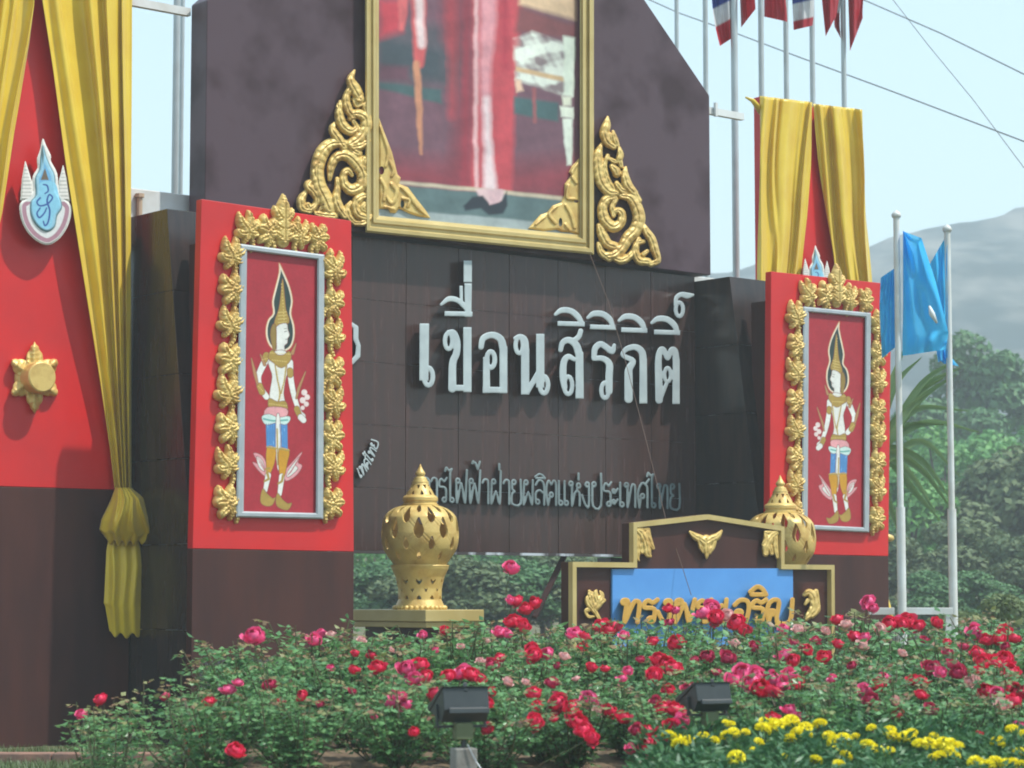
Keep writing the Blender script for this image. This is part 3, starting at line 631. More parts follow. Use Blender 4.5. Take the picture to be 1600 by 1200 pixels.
# ------------------------------------------------------------------ deity panels
def lerpq(Q, a, b):
    (x0, y0), (x1, y1), (x2, y2), (x3, y3) = Q
    return (x0 * (1 - a) + x1 * a) * (1 - b) + (x3 * (1 - a) + x2 * a) * b, (y0 * (1 - a) + y1 * a) * (1 - b) + (y3 * (1 - a) + y2 * a) * b
DQ = ((75, 45), (380, 72), (378, 1145), (55, 1135))
def deity_colour(x, y):
    C = np.tile(np.array([.40, .022, .035]), x.shape + (1,)).astype(float)
    def put(sdv, c, aa=2.2):
        k = np.clip(.5 + sdv / aa, 0, 1)[..., None]; C[:] = C * (1 - k) + np.array(c) * k
    ln_ = (.20, .05, .04)
    def P(pts, c, sm=True, aa=2.2):
        v = poly_sd(x, y, smoothpoly(pts, 3) if sm else pts); put(v + 2.2, ln_, aa); put(v, c, aa); put(np.where(np.sin(x * .35 + y * .8) > .5, np.minimum(v - 1, 5 - v), -9.), tuple(q * .85 for q in c), aa)
    def Sx(strokes, c):
        v = strokes_field(x, y, strokes)[0]
        if max(q[2] for s_ in strokes for q in s_) > 6: put(v + 1.8, ln_)
        put(v, c)
    gold, white, dk, blue, pink, org = (.42, .28, .06), (.80, .80, .74), (.025, .05, .045), (.10, .30, .62), (.78, .36, .38), (.60, .30, .02)
    halo = smoothpoly([(213, 88), (234, 125), (262, 190), (275, 250), (268, 302), (281, 350), (283, 400), (268, 445), (235, 465), (195, 460), (170, 440), (156, 405), (155, 365), (166, 328), (186, 303), (182, 255), (196, 195), (212, 130)], 3)
    hs = poly_sd(x, y, halo); put(hs, (.62, .30, .14)); put(hs - 3, (.84, .72, .55)); put(hs - 9, dk)
    P([(229, 158), (236, 215), (243, 285), (258, 340), (200, 365), (195, 335), (213, 285), (223, 215)], gold)
    Sx([[(210, 300 + k * 14, 1.5), (246, 296 + k * 14, 1.5)] for k in range(4)], (.7, .55, .2))
    P([(205, 358), (245, 345), (252, 372), (259, 394), (251, 408), (249, 428), (236, 440), (238, 472), (206, 472), (204, 430), (197, 400)], white)
    Sx([[(238, 380, 1.6), (248, 378, 1.2)], [(243, 412, 1.4), (250, 411, 1)], [(236, 368, 1), (249, 366, 1)]], (.12, .10, .08))
    P([(176, 395), (186, 352), (200, 360), (200, 440), (190, 460)], (.30, .20, .05))
    P([(162, 482), (200, 462), (240, 462), (270, 500), (268, 530), (246, 565), (233, 640), (240, 692), (178, 692), (173, 640), (184, 570), (172, 530)], white)
    Sx([catmull([(160, 490, 15), (132, 545, 13), (122, 575, 12), (130, 615, 12), (158, 655, 12)])], white)
    Sx([catmull([(262, 510, 13), (266, 580, 12), (280, 650, 11), (303, 715, 9), (318, 735, 12)])], white)
    Sx([[(150, 500, 13), (158, 482, 14)], [(128, 610, 13), (138, 635, 13)], [(262, 545, 13), (263, 560, 13)], [(292, 705, 12), (302, 728, 11)]], gold)
    Sx([[(92, 495, 2), (108, 560, 7), (118, 600, 4)], [(132, 478, 2), (150, 520, 6)], [(288, 430, 2), (272, 470, 7)], [(330, 548, 2), (300, 620, 6), (290, 660, 3)]], (.45, .24, .10))
    P([(182, 458), (205, 478), (235, 478), (258, 462), (266, 496), (226, 532), (190, 512), (166, 490)], gold)
    Sx([catmull([(196, 520, 3), (206, 580, 3), (218, 640, 3.5), (206, 690, 3)]), catmull([(246, 515, 3), (238, 580, 3), (222, 640, 3)])], gold)
    for cx, cy, rr in ((325, 635, 13), (338, 655, 12), (318, 668, 13), (334, 684, 11), (318, 700, 9)): put(rr - np.hypot(x - cx, y - cy), (.80, .66, .62))
    Sx([[(310, 740, 13), (322, 752, 12)]], white)
    P([(170, 662), (205, 676), (242, 674), (250, 712), (205, 716), (168, 700)], gold)
    P([(162, 700), (246, 704), (240, 740), (154, 742)], pink)
    P([(155, 756), (202, 760), (202, 878), (158, 868)], blue, False); P([(212, 760), (250, 764), (252, 878), (214, 878)], blue, False)
    for k in range(26): put(2.3 - np.hypot(x - (162 + (k * 37) % 86), y - (775 + (k * 53) % 92)), (.22, .48, .78))
    P([(138, 738), (170, 728), (210, 742), (256, 736), (262, 752), (240, 772), (205, 762), (165, 772), (146, 764)], (.62, .80, .74))
    Sx([catmull([(146, 748, 4), (190, 756, 4), (250, 752, 4)])], (.16, .42, .38))
    P([(202, 740), (216, 740), (222, 880), (210, 965), (200, 880)], white)
    Sx([[(205, 790, 3), (208, 940, 3)]], gold)
    P([(100, 892), (140, 905), (160, 950), (158, 990), (128, 970), (96, 930), (126, 938)], pink); P([(114, 905), (140, 925), (150, 968), (124, 948)], white)
    P([(316, 886), (296, 930), (316, 945), (290, 985), (244, 1008), (240, 968), (268, 935)], pink); P([(302, 908), (285, 940), (296, 958), (255, 992), (252, 970)], white)
    P([(160, 868), (198, 874), (192, 935), (168, 985), (158, 960)], org); P([(214, 874), (258, 884), (250, 930), (236, 992), (216, 980)], org)
    Sx([[(160, 866, 4), (200, 872, 4)], [(214, 874, 4), (258, 880, 4)]], gold)
    Sx([[(165, 985, 12), (152, 1048, 9)], [(226, 990, 12), (216, 1064, 9)]], white)
    Sx([[(160, 972, 6), (168, 1000, 5), (148, 1010, 4)], [(232, 985, 6), (226, 1010, 5), (210, 1020, 4)], [(170, 955, 5), (150, 960, 4)]], gold)
    P([(140, 1042), (160, 1062), (185, 1082), (198, 1078), (182, 1110), (150, 1112), (130, 1092)], gold); P([(206, 1060), (228, 1086), (252, 1104), (270, 1102), (254, 1130), (220, 1124), (200, 1104)], gold)
    # gilded trim: beads on collar, belt, cuffs and trouser hems
    for (x0, y0, x1, y1, n_) in ((176, 470, 262, 474, 12), (184, 500, 244, 506, 9), (172, 684, 246, 692, 11), (160, 862, 200, 868, 7), (216, 868, 254, 876, 7), (206, 530, 214, 660, 14), (240, 530, 226, 660, 14), (225, 180, 236, 330, 12), (140, 500, 162, 494, 4), (124, 612, 140, 630, 4)):
        for i in range(n_): put(2.0 - np.hypot(x - (x0 + (x1 - x0) * i / (n_ - 1)), y - (y0 + (y1 - y0) * i / (n_ - 1))), (.80, .62, .22))
    for k in range(5): Sx([catmull([(158 + k * 9, 768, 1.2), (162 + k * 8, 820, 1.2), (160 + k * 8, 866, 1.2)]), catmull([(216 + k * 8, 770, 1.2), (220 + k * 7, 820, 1.2), (218 + k * 7, 870, 1.2)])], (.05, .17, .42))
    for k in range(4): Sx([catmull([(108 + k * 8, 900 + k * 14, 1.2), (134 + k * 4, 925 + k * 12, 1.2), (150, 960 + k * 6, 1.0)]), catmull([(308 - k * 10, 900 + k * 16, 1.2), (286 - k * 6, 940 + k * 10, 1.2), (252, 985, 1.0)])], (.50, .14, .16))
    return C * (1 + .07 * fbm(x, y, .06, 4, 12))[..., None]
def deity_panel(Qo, d, flip, label, step=1.0):
    """Qo: outer frame corners in photo pixels"""
    fw = (.085, .022)
    cen = lerpq(Qo, .5, 1.0); t = thing('deity_panel', label, 'painting', on_d(np.array(cen[0]), np.array(cen[1]), d), 0, 'framed deity paintings on the red pillars')
    Qi = [lerpq(Qo, a, b) for a, b in ((fw[0], fw[1]), (1 - fw[0], fw[1]), (1 - fw[0], 1 - fw[1]), (fw[0], 1 - fw[1]))]
    na, nb_ = 150, 430; A, B = np.meshgrid(np.linspace(0, 1, na), np.linspace(0, 1, nb_))
    x, y = lerpq(DQ, (1 - A) if flip else A, B); C = deity_colour(x, y); X, Y = lerpq(Qi, A, B)
    V = on_d(X, Y, d + .02); me = mesh_np('painting', V.reshape(-1, 3), [gridfaces(nb_, na)[:, ::-1]], True, C.reshape(-1, 3), [PAINT]); link('painting', me, V[-1, 0], t)
    # four mitred rails with a rounded section
    for k in range(4):
        o0, o1, i0, i1 = Qo[k], Qo[(k + 1) % 4], Qi[k], Qi[(k + 1) % 4]
        secs = [(0, .0), (0, .05), (.25, .062), (.75, .062), (1, .045), (1, .015)]; mb = MB(); V = []
        for (oo, ii) in ((o0, i0), (o1, i1)):
            for f_, h in secs: V.append(on_d(np.array(oo[0] + (ii[0] - oo[0]) * f_), np.array(oo[1] + (ii[1] - oo[1]) * f_), d + h))
        n_ = len(secs); mb.add(V, [(i, i + n_, i + 1 + n_, i + 1) for i in range(n_ - 1)][::1]); mb.build('frame_rail', SILV, t)
    return t
QL = ((375, 381), (507, 398), (505, 811), (369, 808)); QR = ((1255, 479), (1361, 489), (1358, 832), (1253, 827))
deity_panel(QL, .012, False, 'silver framed painting of a crowned deity facing right on the left red pillar')
deity_panel(QR, .012, True, 'silver framed painting of a crowned deity facing left on the right red pillar')

# carved gold leaf borders
def leaf_unit_fn(kind):
    """local metres, y down; about .24 m wide"""
    if kind == 0:   L = [[(.03, .04, .02), (.075, .12, .016), (.06, .20, .012)], [(-.02, .13, .02), (.0, .06, .035), (-.01, .0, .05)], [(-.02, 0, .045), (-.07, -.04, .04), (-.10, -.10, .018), (-.105, -.14, .004)], [(0, -.02, .04), (.02, -.09, .035), (.0, -.15, .015), (-.01, -.175, .003)], [(.02, .0, .04), (.08, -.05, .035), (.105, -.10, .012)], [(.01, .04, .035), (.08, .04, .03), (.11, .02, .012)], [(-.02, .05, .035), (-.08, .06, .035), (-.10, .04, .018)]]
    elif kind == 1: L = [[(.02, .04, .02), (.07, .12, .016), (.05, .19, .012)], [(.0, .14, .018), (.02, .08, .03), (0, .02, .045)], [(0, .0, .05), (-.06, -.02, .045), (-.09, -.02, .02)], [(0, -.02, .045), (-.04, -.09, .035), (-.03, -.14, .010)], [(0, 0, .045), (.06, -.06, .038), (.09, -.12, .010)], [(.02, .03, .04), (.08, .02, .03), (.11, -.02, .01)], [(-.02, .06, .035), (-.07, .08, .03), (-.09, .11, .01)]]
    else:           L = [[(0, .2, .05), (0, .08, .06), (0, 0, .06)], [(0, 0, .05), (0, -.12, .05), (0, -.20, .028), (0, -.27, .004)], [(-.02, -.02, .045), (-.07, -.08, .03), (-.085, -.14, .006)], [(.02, -.02, .045), (.07, -.08, .03), (.085, -.14, .006)], [(-.02, .08, .05), (-.085, .04, .03), (-.10, -.01, .006)], [(.02, .08, .05), (.085, .04, .03), (.10, -.01, .006)], [(-.03, .16, .04), (-.085, .13, .03), (-.10, .09, .008)], [(.03, .16, .04), (.085, .13, .03), (.10, .09, .008)]]
    L = [catmull(s, 3) for s in L]
    def fn(X, Y):
        S = [[(x * 210, y * 210, w_ * 265) for x, y, w_ in s] for s in L]
        sd, h = strokes_field(X * 200, Y * 200, S, .35, .9)
        # engraved veins down each leaflet
        g, _ = strokes_field(X * 200, Y * 200, [[(x, y, 1.4) for x, y, w_ in s] for s in S]); h = h - .25 * np.clip((g + .8) / 1.2, 0, 1)
        return sd / 200, np.maximum(h, 0) * .065 + .012
    return fn
LU = []
for kk in range(3):
    LU.append(relief('leaf_carving', (-.16, -.30, .16, .30), .0042, leaf_unit_fn(kk), lambda X, Y, h: np.stack([X, -h, -Y], -1), 0.0, GOLD, local=True))
def border(Qname, side, cols, label):
    t = thing('carved_border', label, 'carving', pillars[side][0].location, 0, 'gold carved borders round the deity paintings')
    for (px, py, k, sx, sz, rot) in cols:
        p = on_d(np.array(float(px)), np.array(float(py)), .008 + .0), 
        o = bpy.data.objects.new('crest_carving' if k == 2 else 'leaf_carving', LU[k]); col.objects.link(o); o.parent = t
        o.location = Vector([float(c) for c in p[0]]) - t.location; jr = 0 if k == 2 else rnd.uniform(-.16, .16); o.rotation_euler = (0, rot + jr, AL); o.scale = (sx * (1 if k == 2 else rnd.uniform(.92, 1.06)), 1, sz * (1 if k == 2 else rnd.uniform(.94, 1.1)))
    return t
def cols_for(lx, ly, rx, ry, top, crest, k):
    out = []
    for i, y in enumerate(ly): out.append((lx[0] + (lx[1] - lx[0]) * i / 7, y, i % 2, 1.12 * k, 1.06, (-.25 if i % 2 else .2)))
    for i, y in enumerate(ry): out.append((rx[0] + (rx[1] - rx[0]) * i / 7, y, i % 2, -1.05 * k, 1.06, (.25 if i % 2 else -.2)))
    for i, (x, y) in enumerate(top): out.append((x, y, 0 if i in (0, 2) else 1, (1.0 if i < 2 else -1.0) * k, 1.05, 0))
    out.append((crest[0], crest[1], 2, 1.2 * k, 1.0, 0)); return out
border('L', 'left', cols_for((360, 351), (398, 452, 505, 562, 613, 668, 724, 784), (519, 518), (420, 473, 522, 581, 628, 682, 727, 786), ((384, 358), (415, 361), (465, 366), (495, 372)), (440, 346), 1.0), 'gold carved leaf border round the painting on the left red pillar')
border('R', 'right', cols_for((1241, 1240), (494, 540, 581, 628, 671, 717, 756, 802), (1371, 1368), (509, 553, 595, 641, 678, 724, 762, 811), ((1260, 459), (1286, 461), (1325, 466), (1350, 470)), (1305, 447), 1.0), 'gold carved leaf border round the painting on the right red pillar')
# ------------------------------------------------------------------ portrait
DP = DS + .10
fo = [(571, 363), (927, 397.5)]
Qp_in = [(592, -330), (906, -215), (906, 367), (592, 337)]
Qp_out = [(570, -372), (928, -240), (928, 398), (571, 363)]
po = thing('royal_portrait', 'large painting of a figure in a long red dress in a moulded gold frame', 'painting', on_d(np.array(748.), np.array(380.), DP))
secs = [(0, 0.0), (0, .10), (.12, .125), (.30, .125), (.38, .085), (.52, .085), (.60, .11), (.78, .11), (.88, .06), (1, .05), (1, .01)]
for k in range(4):
    V = []
    for oo, ii in ((Qp_out[k], Qp_in[k]), (Qp_out[(k + 1) % 4], Qp_in[(k + 1) % 4])):
        for f_, h in secs: V.append(on_d(np.array(oo[0] + (ii[0] - oo[0]) * f_), np.array(oo[1] + (ii[1] - oo[1]) * f_), DP - .09 + h))
    mb = MB(); n_ = len(secs); mb.add(V, [(i, i + n_, i + 1 + n_, i + 1) for i in range(n_ - 1)]); mb.build('frame_rail', GOLDF, po)
def portrait_colour(x, y):     # photo pixels
    rr = np.random.RandomState(8)
    nz = fbm(x, y * .4, .05, 4, 6); nz2 = fbm(x, y, .16, 3, 16)
    x = x + 1.1 * nz2 + .6 * nz; y = y + 1.0 * nz; C = np.tile(np.array([.17, .075, .10]), x.shape + (1,)).astype(float)
    def put(v, c, aa=6.0, k0=1.0):
        k = np.clip(.5 + v / (aa * 1.15 + .5) , 0, 1)[..., None] * k0; C[:] = C * (1 - k) + np.array(c) * k
    P = lambda pts, c, aa=6.0, k0=1.0: put(poly_sd(x, y, pts), c, aa, k0)
    def Sx(st, c, aa=5.0, k0=1.0): put(strokes_field(x, y, st)[0], c, aa, k0)
    P([(590, 30), (690, 40), (735, 60), (735, 140), (590, 130)], (.10, .085, .10), 20)
    P([(592, 60), (690, 80), (690, 125), (592, 110)], (.045, .065, .075), 12, .8)
    P([(592, 100), (640, 105), (640, 128), (592, 125)], (.13, .05, .07), 8)
    P([(592, 128), (690, 140), (690, 163), (592, 138)], (.06, .11, .11), 5)
    P([(592, 0), (632, 0), (628, 50), (592, 60)], (.55, .05, .07), 14)
    Sx([[(628, -300, 16), (630, 0, 8), (628, 45, 4)]], (.62, .12, .12), 4); 
    P([(592, 245), (745, 262), (905, 250), (905, 320), (590, 295)], (.30, .035, .05), 40, .8)
    P([(690, -300), (740, -300), (745, 280), (700, 285), (715, 100), (690, 60)], (.30, .04, .06), 18, .7)
    Sx([[(702, -100, 8), (706, 60, 7), (706, 180, 5)]], (.52, .05, .06), 14, .7)
    # hanging sleeve scarf
    Sx([[(655, -300, 18), (654, 0, 12), (656, 75, 10), (655, 100, 7)]], (.62, .10, .10)); Sx([[(655, -200, 8), (655, 10, 7), (659, 70, 6)]], (.80, .62, .60), 6)
    Sx([[(651, 100, 5), (655, 170, 5.5), (658, 240, 2)]], (.60, .26, .14), 4)
    # gown
    P([(700, -330), (860, -330), (815, 0), (806, 150), (800, 300), (790, 305), (700, 300), (735, 290), (740, 100), (736, 0)], (.52, .060, .075), 8)
    P([(778, -300), (800, -300), (795, 60), (795, 110), (785, 110)], (.40, .03, .05), 10)
    Sx([[(745, -300, 4), (744, 60, 3.5), (743, 200, 3.5), (745, 292, 3)]], (.78, .45, .45), 4)
    Sx([[(765, -300, 14), (763, 40, 12), (758, 110, 9), (760, 200, 6), (764, 290, 8)]], (.76, .33, .36), 9); Sx([[(760, 155, 5), (762, 215, 5), (766, 292, 10)]], (.85, .68, .68), 8)
    Sx([[(730, -200, 3), (728, 100, 4), (726, 290, 7)]], (.33, .035, .055), 8)
    # furniture right: gilded white table
    P([(812, -330), (900, -330), (898, 30), (860, 20), (812, 8)], (.72, .50, .30), 8)
    P([(812, 12), (898, 38), (898, 60), (806, 50)], (.22, .06, .06), 8)
    k = np.clip(.5 + poly_sd(x, y, [(803, 62), (832, 50), (895, 72), (895, 150), (872, 145), (806, 125)]) / 8, 0, 1) * np.clip(.85 + .8 * nz2, .2, 1)
    C[:] = C * (1 - k[..., None]) + np.array([.72, .76, .66]) * k[..., None]
    P([(806, 105), (895, 122), (894, 130), (806, 112)], (.62, .42, .22), 3); P([(806, 124), (815, 126), (818, 142), (808, 145)], (.75, .5, .35), 4)
    P([(880, 55), (898, 58), (896, 150), (880, 148)], (.72, .80, .66), 4); P([(878, 150), (894, 150), (892, 165), (880, 165)], (.72, .74, .58), 4)
    P([(874, 165), (896, 168), (896, 185), (876, 182)], (.75, .80, .66), 3); P([(879, 185), (895, 185), (893, 258), (885, 258)], (.72, .78, .66), 3)
    P([(804, 152), (872, 160), (872, 190), (804, 178)], (.06, .12, .12), 5); Sx([[(834, 140, 3), (836, 190, 2.5)]], (.35, .10, .10), 4)
    # carpet edge and floor
    P([(592, 285), (630, 290), (900, 312), (900, 380), (592, 345)], (.105, .165, .165), 4); 
    Sx([[(592, 282, 2.6), (740, 296, 3), (905, 312, 3)]], (.58, .50, .36), 3)
    k = np.clip(.5 + poly_sd(x, y, [(590, 325), (910, 352), (910, 380), (590, 360)]) / 4, 0, 1)[..., None]; C[:] = C * (1 - k * .6) + np.array([.5, .56, .56]) * k * .6
    P([(744, 296), (765, 294), (788, 298), (784, 318), (764, 322), (748, 310)], (.74, .52, .52), 4)
    P([(724, 322), (738, 308), (754, 306), (766, 318), (784, 314), (792, 300), (793, 322), (786, 334), (764, 336), (752, 326), (728, 330)], (.020, .025, .035), 3)
    P([(762, 298), (784, 296), (780, 316), (766, 320)], (.70, .46, .48), 3)
    C *= (1 + .16 * nz + .10 * nz2)[..., None]; return np.clip(C, .01, .9)
na, nb_ = 260, 480; A, B = np.meshgrid(np.linspace(0, 1, na), np.linspace(0, 1, nb_)); X, Y = lerpq(Qp_in, A, B)
V = on_d(X, Y, DP - .07); link('canvas', mesh_np('canvas', V.reshape(-1, 3), [gridfaces(nb_, na)[:, ::-1]], True, portrait_colour(X, Y).reshape(-1, 3), [GLOSSPAINT]), V[-1, 0], po)

def carve(name, ox, oy, k, strokes, d, H, label=None, cat='carving', parent=None, ridge=.17, freq=.55, step=1.0, m=None, base_h=.02, hback=-.03, group=None, polys=None, holes=None, fat=1.0):
    S = []
    for s in strokes:
        q = catmull([(ox + p[0] / k, oy + p[1] / k, p[2] / k * fat) for p in s], 4) if len(s) > 2 else [(ox + p[0] / k, oy + p[1] / k, p[2] / k * fat) for p in s]
        S.append([tuple(p) for p in q])
    allp = [p for s in S for p in s]; PL = [[(ox + a / k, oy + b / k) for a, b in pl] for pl in (polys or [])]
    xs = [p[0] for p in allp] + [p[0] for pl in PL for p in pl]; ys = [p[1] for p in allp] + [p[1] for pl in PL for p in pl]; pad = max([p[2] for p in allp] + [2]) + 3
    HL = [(ox + a / k, oy + b / k, ra / k, rb / k) for a, b, ra, rb in (holes or [])]
    def fn(X, Y):
        sd, h = strokes_field(X, Y, S, ridge, freq * 1.0) if not PL else (None, None)
        if PL:
            sd = np.full(X.shape, -1e3)
            for pl in PL: sd = np.maximum(sd, poly_sd(X, Y, pl))
            gs, gh = strokes_field(X, Y, S, ridge, freq); h = .45 * np.clip(sd / 3, 0, 1) + .55 * gh * (gs > 0)
        else:
            g, _ = strokes_field(X, Y, [[(a, b, .7) for a, b, c in s] for s in S if max(p[2] for p in s) > 3.5]); h = h - .16 * np.clip((g + 1.0) / 1.3, 0, 1)
        for a, b, ra, rb in HL:
            sd = np.minimum(sd, (np.hypot((X - a) / ra, (Y - b) / rb) - 1) * min(ra, rb))
        return sd, base_h + H * np.maximum(h, 0)
    o = relief(name, (min(xs) - pad, min(ys) - pad, max(xs) + pad, max(ys) + pad), step, fn, mapd(d), hback, m or GOLD, parent)
    if label: tag(o, label, cat, group)
    return o
# side scrolls
SL = [[(455, 122, 8), (430, 180, 24), (462, 245, 34), (492, 300, 26)], [(428, 235, 20), (402, 300, 24), (420, 370, 26), (450, 410, 20)], [(478, 300, 26), (500, 270, 14)], [(452, 300, 14), (470, 340, 16), (500, 330, 12)],
      [(368, 320, 14), (360, 390, 26), (380, 460, 30), (430, 500, 28), (468, 480, 20), (450, 440, 14)], [(530, 322, 16), (520, 350, 18), (540, 390, 14)],
      [(430, 420, 18), (460, 390, 26), (520, 410, 34), (530, 470, 38), (490, 540, 36), (430, 580, 30)], [(330, 450, 10), (318, 490, 24), (350, 540, 28), (390, 600, 26)], [(545, 560, 16), (500, 590, 26), (450, 600, 28)], [(480, 640, 24), (440, 620, 20)],
      [(395, 575, 22), (310, 580, 34), (250, 640, 40), (222, 740, 38), (232, 840, 42), (270, 920, 44), (300, 990, 40)], [(300, 800, 12), (310, 720, 24), (345, 660, 28), (410, 650, 36), (470, 700, 40), (510, 770, 38), (500, 840, 38), (440, 868, 34), (392, 830, 26), (388, 770, 22), (415, 745, 20), (440, 775, 12)],
      [(520, 675, 24), (510, 720, 22), (530, 760, 16)], [(348, 800, 14), (350, 860, 20), (340, 920, 26), (360, 980, 28), (395, 1030, 24)], [(430, 945, 12), (410, 985, 20), (425, 1040, 22), (460, 1075, 18)], [(540, 900, 14), (490, 915, 28), (460, 960, 26), (480, 1020, 28), (530, 1040, 24)], [(520, 955, 20), (505, 985, 20), (540, 1000, 16)],
      [(560, 1030, 14), (520, 1070, 22), (470, 1075, 18)], [(185, 805, 8), (165, 840, 26), (200, 880, 26), (222, 935, 20), (185, 985, 22), (165, 960, 16)], [(150, 880, 14), (122, 930, 26), (130, 985, 24), (175, 1000, 18)], [(215, 1015, 16), (270, 1025, 24), (330, 1030, 24)], [(232, 1000, 10), (260, 960, 14)],
      [(235, 700, 10), (205, 740, 12), (215, 790, 14)], [(300, 560, 8), (275, 585, 16)], [(350, 330, 6), (352, 345, 14)]]
carve('scroll_carving', 440, 80, 4.0, SL, DS + .04, .085, 'gold scroll carving leaning against the left side of the portrait frame', group='gold scroll carvings beside the portrait', fat=1.15)
SR_ = [[(640, 142, 8), (632, 195, 26), (618, 250, 30), (640, 310, 28), (680, 340, 20)], [(676, 238, 10), (690, 290, 18), (706, 330, 14)], [(655, 260, 16), (660, 300, 14)], [(600, 320, 10), (574, 400, 30), (578, 490, 34), (600, 580, 36), (650, 640, 32), (700, 650, 22)], [(640, 400, 14), (620, 470, 16), (640, 560, 18), (680, 630, 18)],
       [(718, 350, 12), (724, 400, 22), (700, 440, 16), (650, 420, 12)], [(722, 430, 16), (730, 470, 14)], [(670, 470, 18), (696, 500, 28)], [(700, 520, 26), (690, 490, 22)], [(762, 478, 8), (755, 530, 24), (775, 600, 30), (820, 650, 22)], [(700, 585, 16), (735, 630, 24), (770, 640, 18)],
       [(690, 675, 18), (635, 690, 30), (605, 750, 30), (622, 830, 36), (680, 878, 34), (730, 845, 28), (735, 785, 24), (705, 765, 18), (690, 790, 10)], [(700, 690, 14), (670, 740, 18), (680, 800, 16)],
       [(730, 670, 18), (790, 680, 30), (830, 740, 36), (850, 820, 38), (825, 900, 40), (775, 950, 36), (740, 1010, 34), (690, 1060, 30), (640, 1070, 28)], [(825, 640, 10), (850, 700, 18)], [(585, 870, 20), (605, 930, 32), (640, 990, 30), (690, 1010, 28)], [(580, 990, 16), (600, 1050, 24), (650, 1090, 20)],
       [(888, 865, 8), (900, 910, 24), (935, 960, 26), (955, 1030, 26), (975, 1100, 20), (930, 1125, 20)], [(880, 975, 14), (840, 985, 20), (825, 1040, 24), (850, 1100, 26), (910, 1110, 24)], [(880, 1060, 16), (905, 1040, 14)], [(690, 1090, 18), (740, 1100, 26), (800, 1060, 20), (850, 960, 16)], [(985, 1110, 10), (960, 1120, 16)], [(860, 760, 10), (872, 800, 12)]]
carve('scroll_carving', 800, 150, 4.286, SR_, DS + .04, .085, 'gold scroll carving leaning against the right side of the portrait frame', group='gold scroll carvings beside the portrait', fat=1.15)
# inner corner spandrels
carve('corner_carving', 440, 80, 4.0, [[(615, 470, 8), (650, 560, 12), (670, 640, 14), (650, 720, 10)], [(660, 660, 8), (700, 740, 12), (690, 780, 9)], [(620, 800, 10), (650, 860, 14), (640, 930, 12)], [(690, 830, 14), (720, 880, 14), (690, 950, 14), (650, 900, 8)], [(750, 850, 10), (800, 900, 14), (850, 970, 14), (900, 1020, 8)], [(760, 920, 12), (800, 930, 10), (790, 970, 10)], [(700, 985, 10), (650, 975, 10)]],
      DP - .06, .05, None, parent=po, polys=[[(608, 415), (640, 500), (690, 630), (725, 770), (745, 790), (735, 830), (790, 850), (850, 930), (905, 1000), (930, 1042), (860, 1035), (800, 1015), (748, 990), (735, 985), (712, 1012), (680, 1010), (665, 985), (608, 985)]], holes=[(625, 745, 16, 26), (755, 955, 12, 24)], step=.9, base_h=.0, hback=-.01)
carve('corner_carving', 800, 150, 4.286, [[(440, 450, 8), (400, 520, 12), (430, 580, 12)], [(380, 600, 10), (370, 680, 12), (420, 690, 9)], [(360, 730, 10), (400, 800, 14), (420, 880, 12)], [(300, 740, 10), (250, 790, 12), (290, 850, 12)], [(220, 810, 9), (160, 860, 8)], [(360, 860, 12), (390, 900, 10)]],
      DP - .06, .05, None, parent=po, polys=[[(452, 415), (400, 470), (380, 510), (395, 530), (352, 590), (350, 660), (330, 712), (270, 735), (235, 780), (190, 795), (140, 850), (108, 888), (210, 905), (300, 895), (330, 910), (400, 915), (462, 938), (460, 600)]], holes=[(325, 845, 12, 30), (430, 705, 16, 10)], step=.9, base_h=.0, hback=-.01)

# ------------------------------------------------------------------ lettering
def letter(name, ox, oy, k, strokes, d, thick, m, parent, step=.8, back=True, label=None, wf=1.0, square=False):
    S = [[(ox + p[0] / k, oy + p[1] / k, p[2] / k / 2 * wf) for p in s] for s in strokes]
    pts = [p for s in S for p in s]; pad = max(p[2] for p in pts) + 2
    def fn(X, Y):
        sd, _ = strokes_field(X, Y, S, square=square); return sd, np.clip(sd / 1.2, 0, 1) * .004
    o = relief(name, (min(p[0] for p in pts) - pad, min(p[1] for p in pts) - pad, max(p[0] for p in pts) + pad, max(p[1] for p in pts) + pad), step, fn, mapd(d + thick), -thick, m, parent, back=back, smooth=False)
    if label: o['label'] = label
    return o
def arc(pts, k=4): return [tuple(p) for p in catmull(pts, k)]
def sara_i(x0, y0, x1, y1): return [[(x0, y0, 22), (x1, y1, 22)], arc([(x0 - 24, y0 - 50, 14), (x0 + 10, y0 - 72, 26), (x0 + 60, y0 - 68, 28), (x0 + 98, y0 - 38, 28), (x1 - 4, y1 - 6, 22)])]
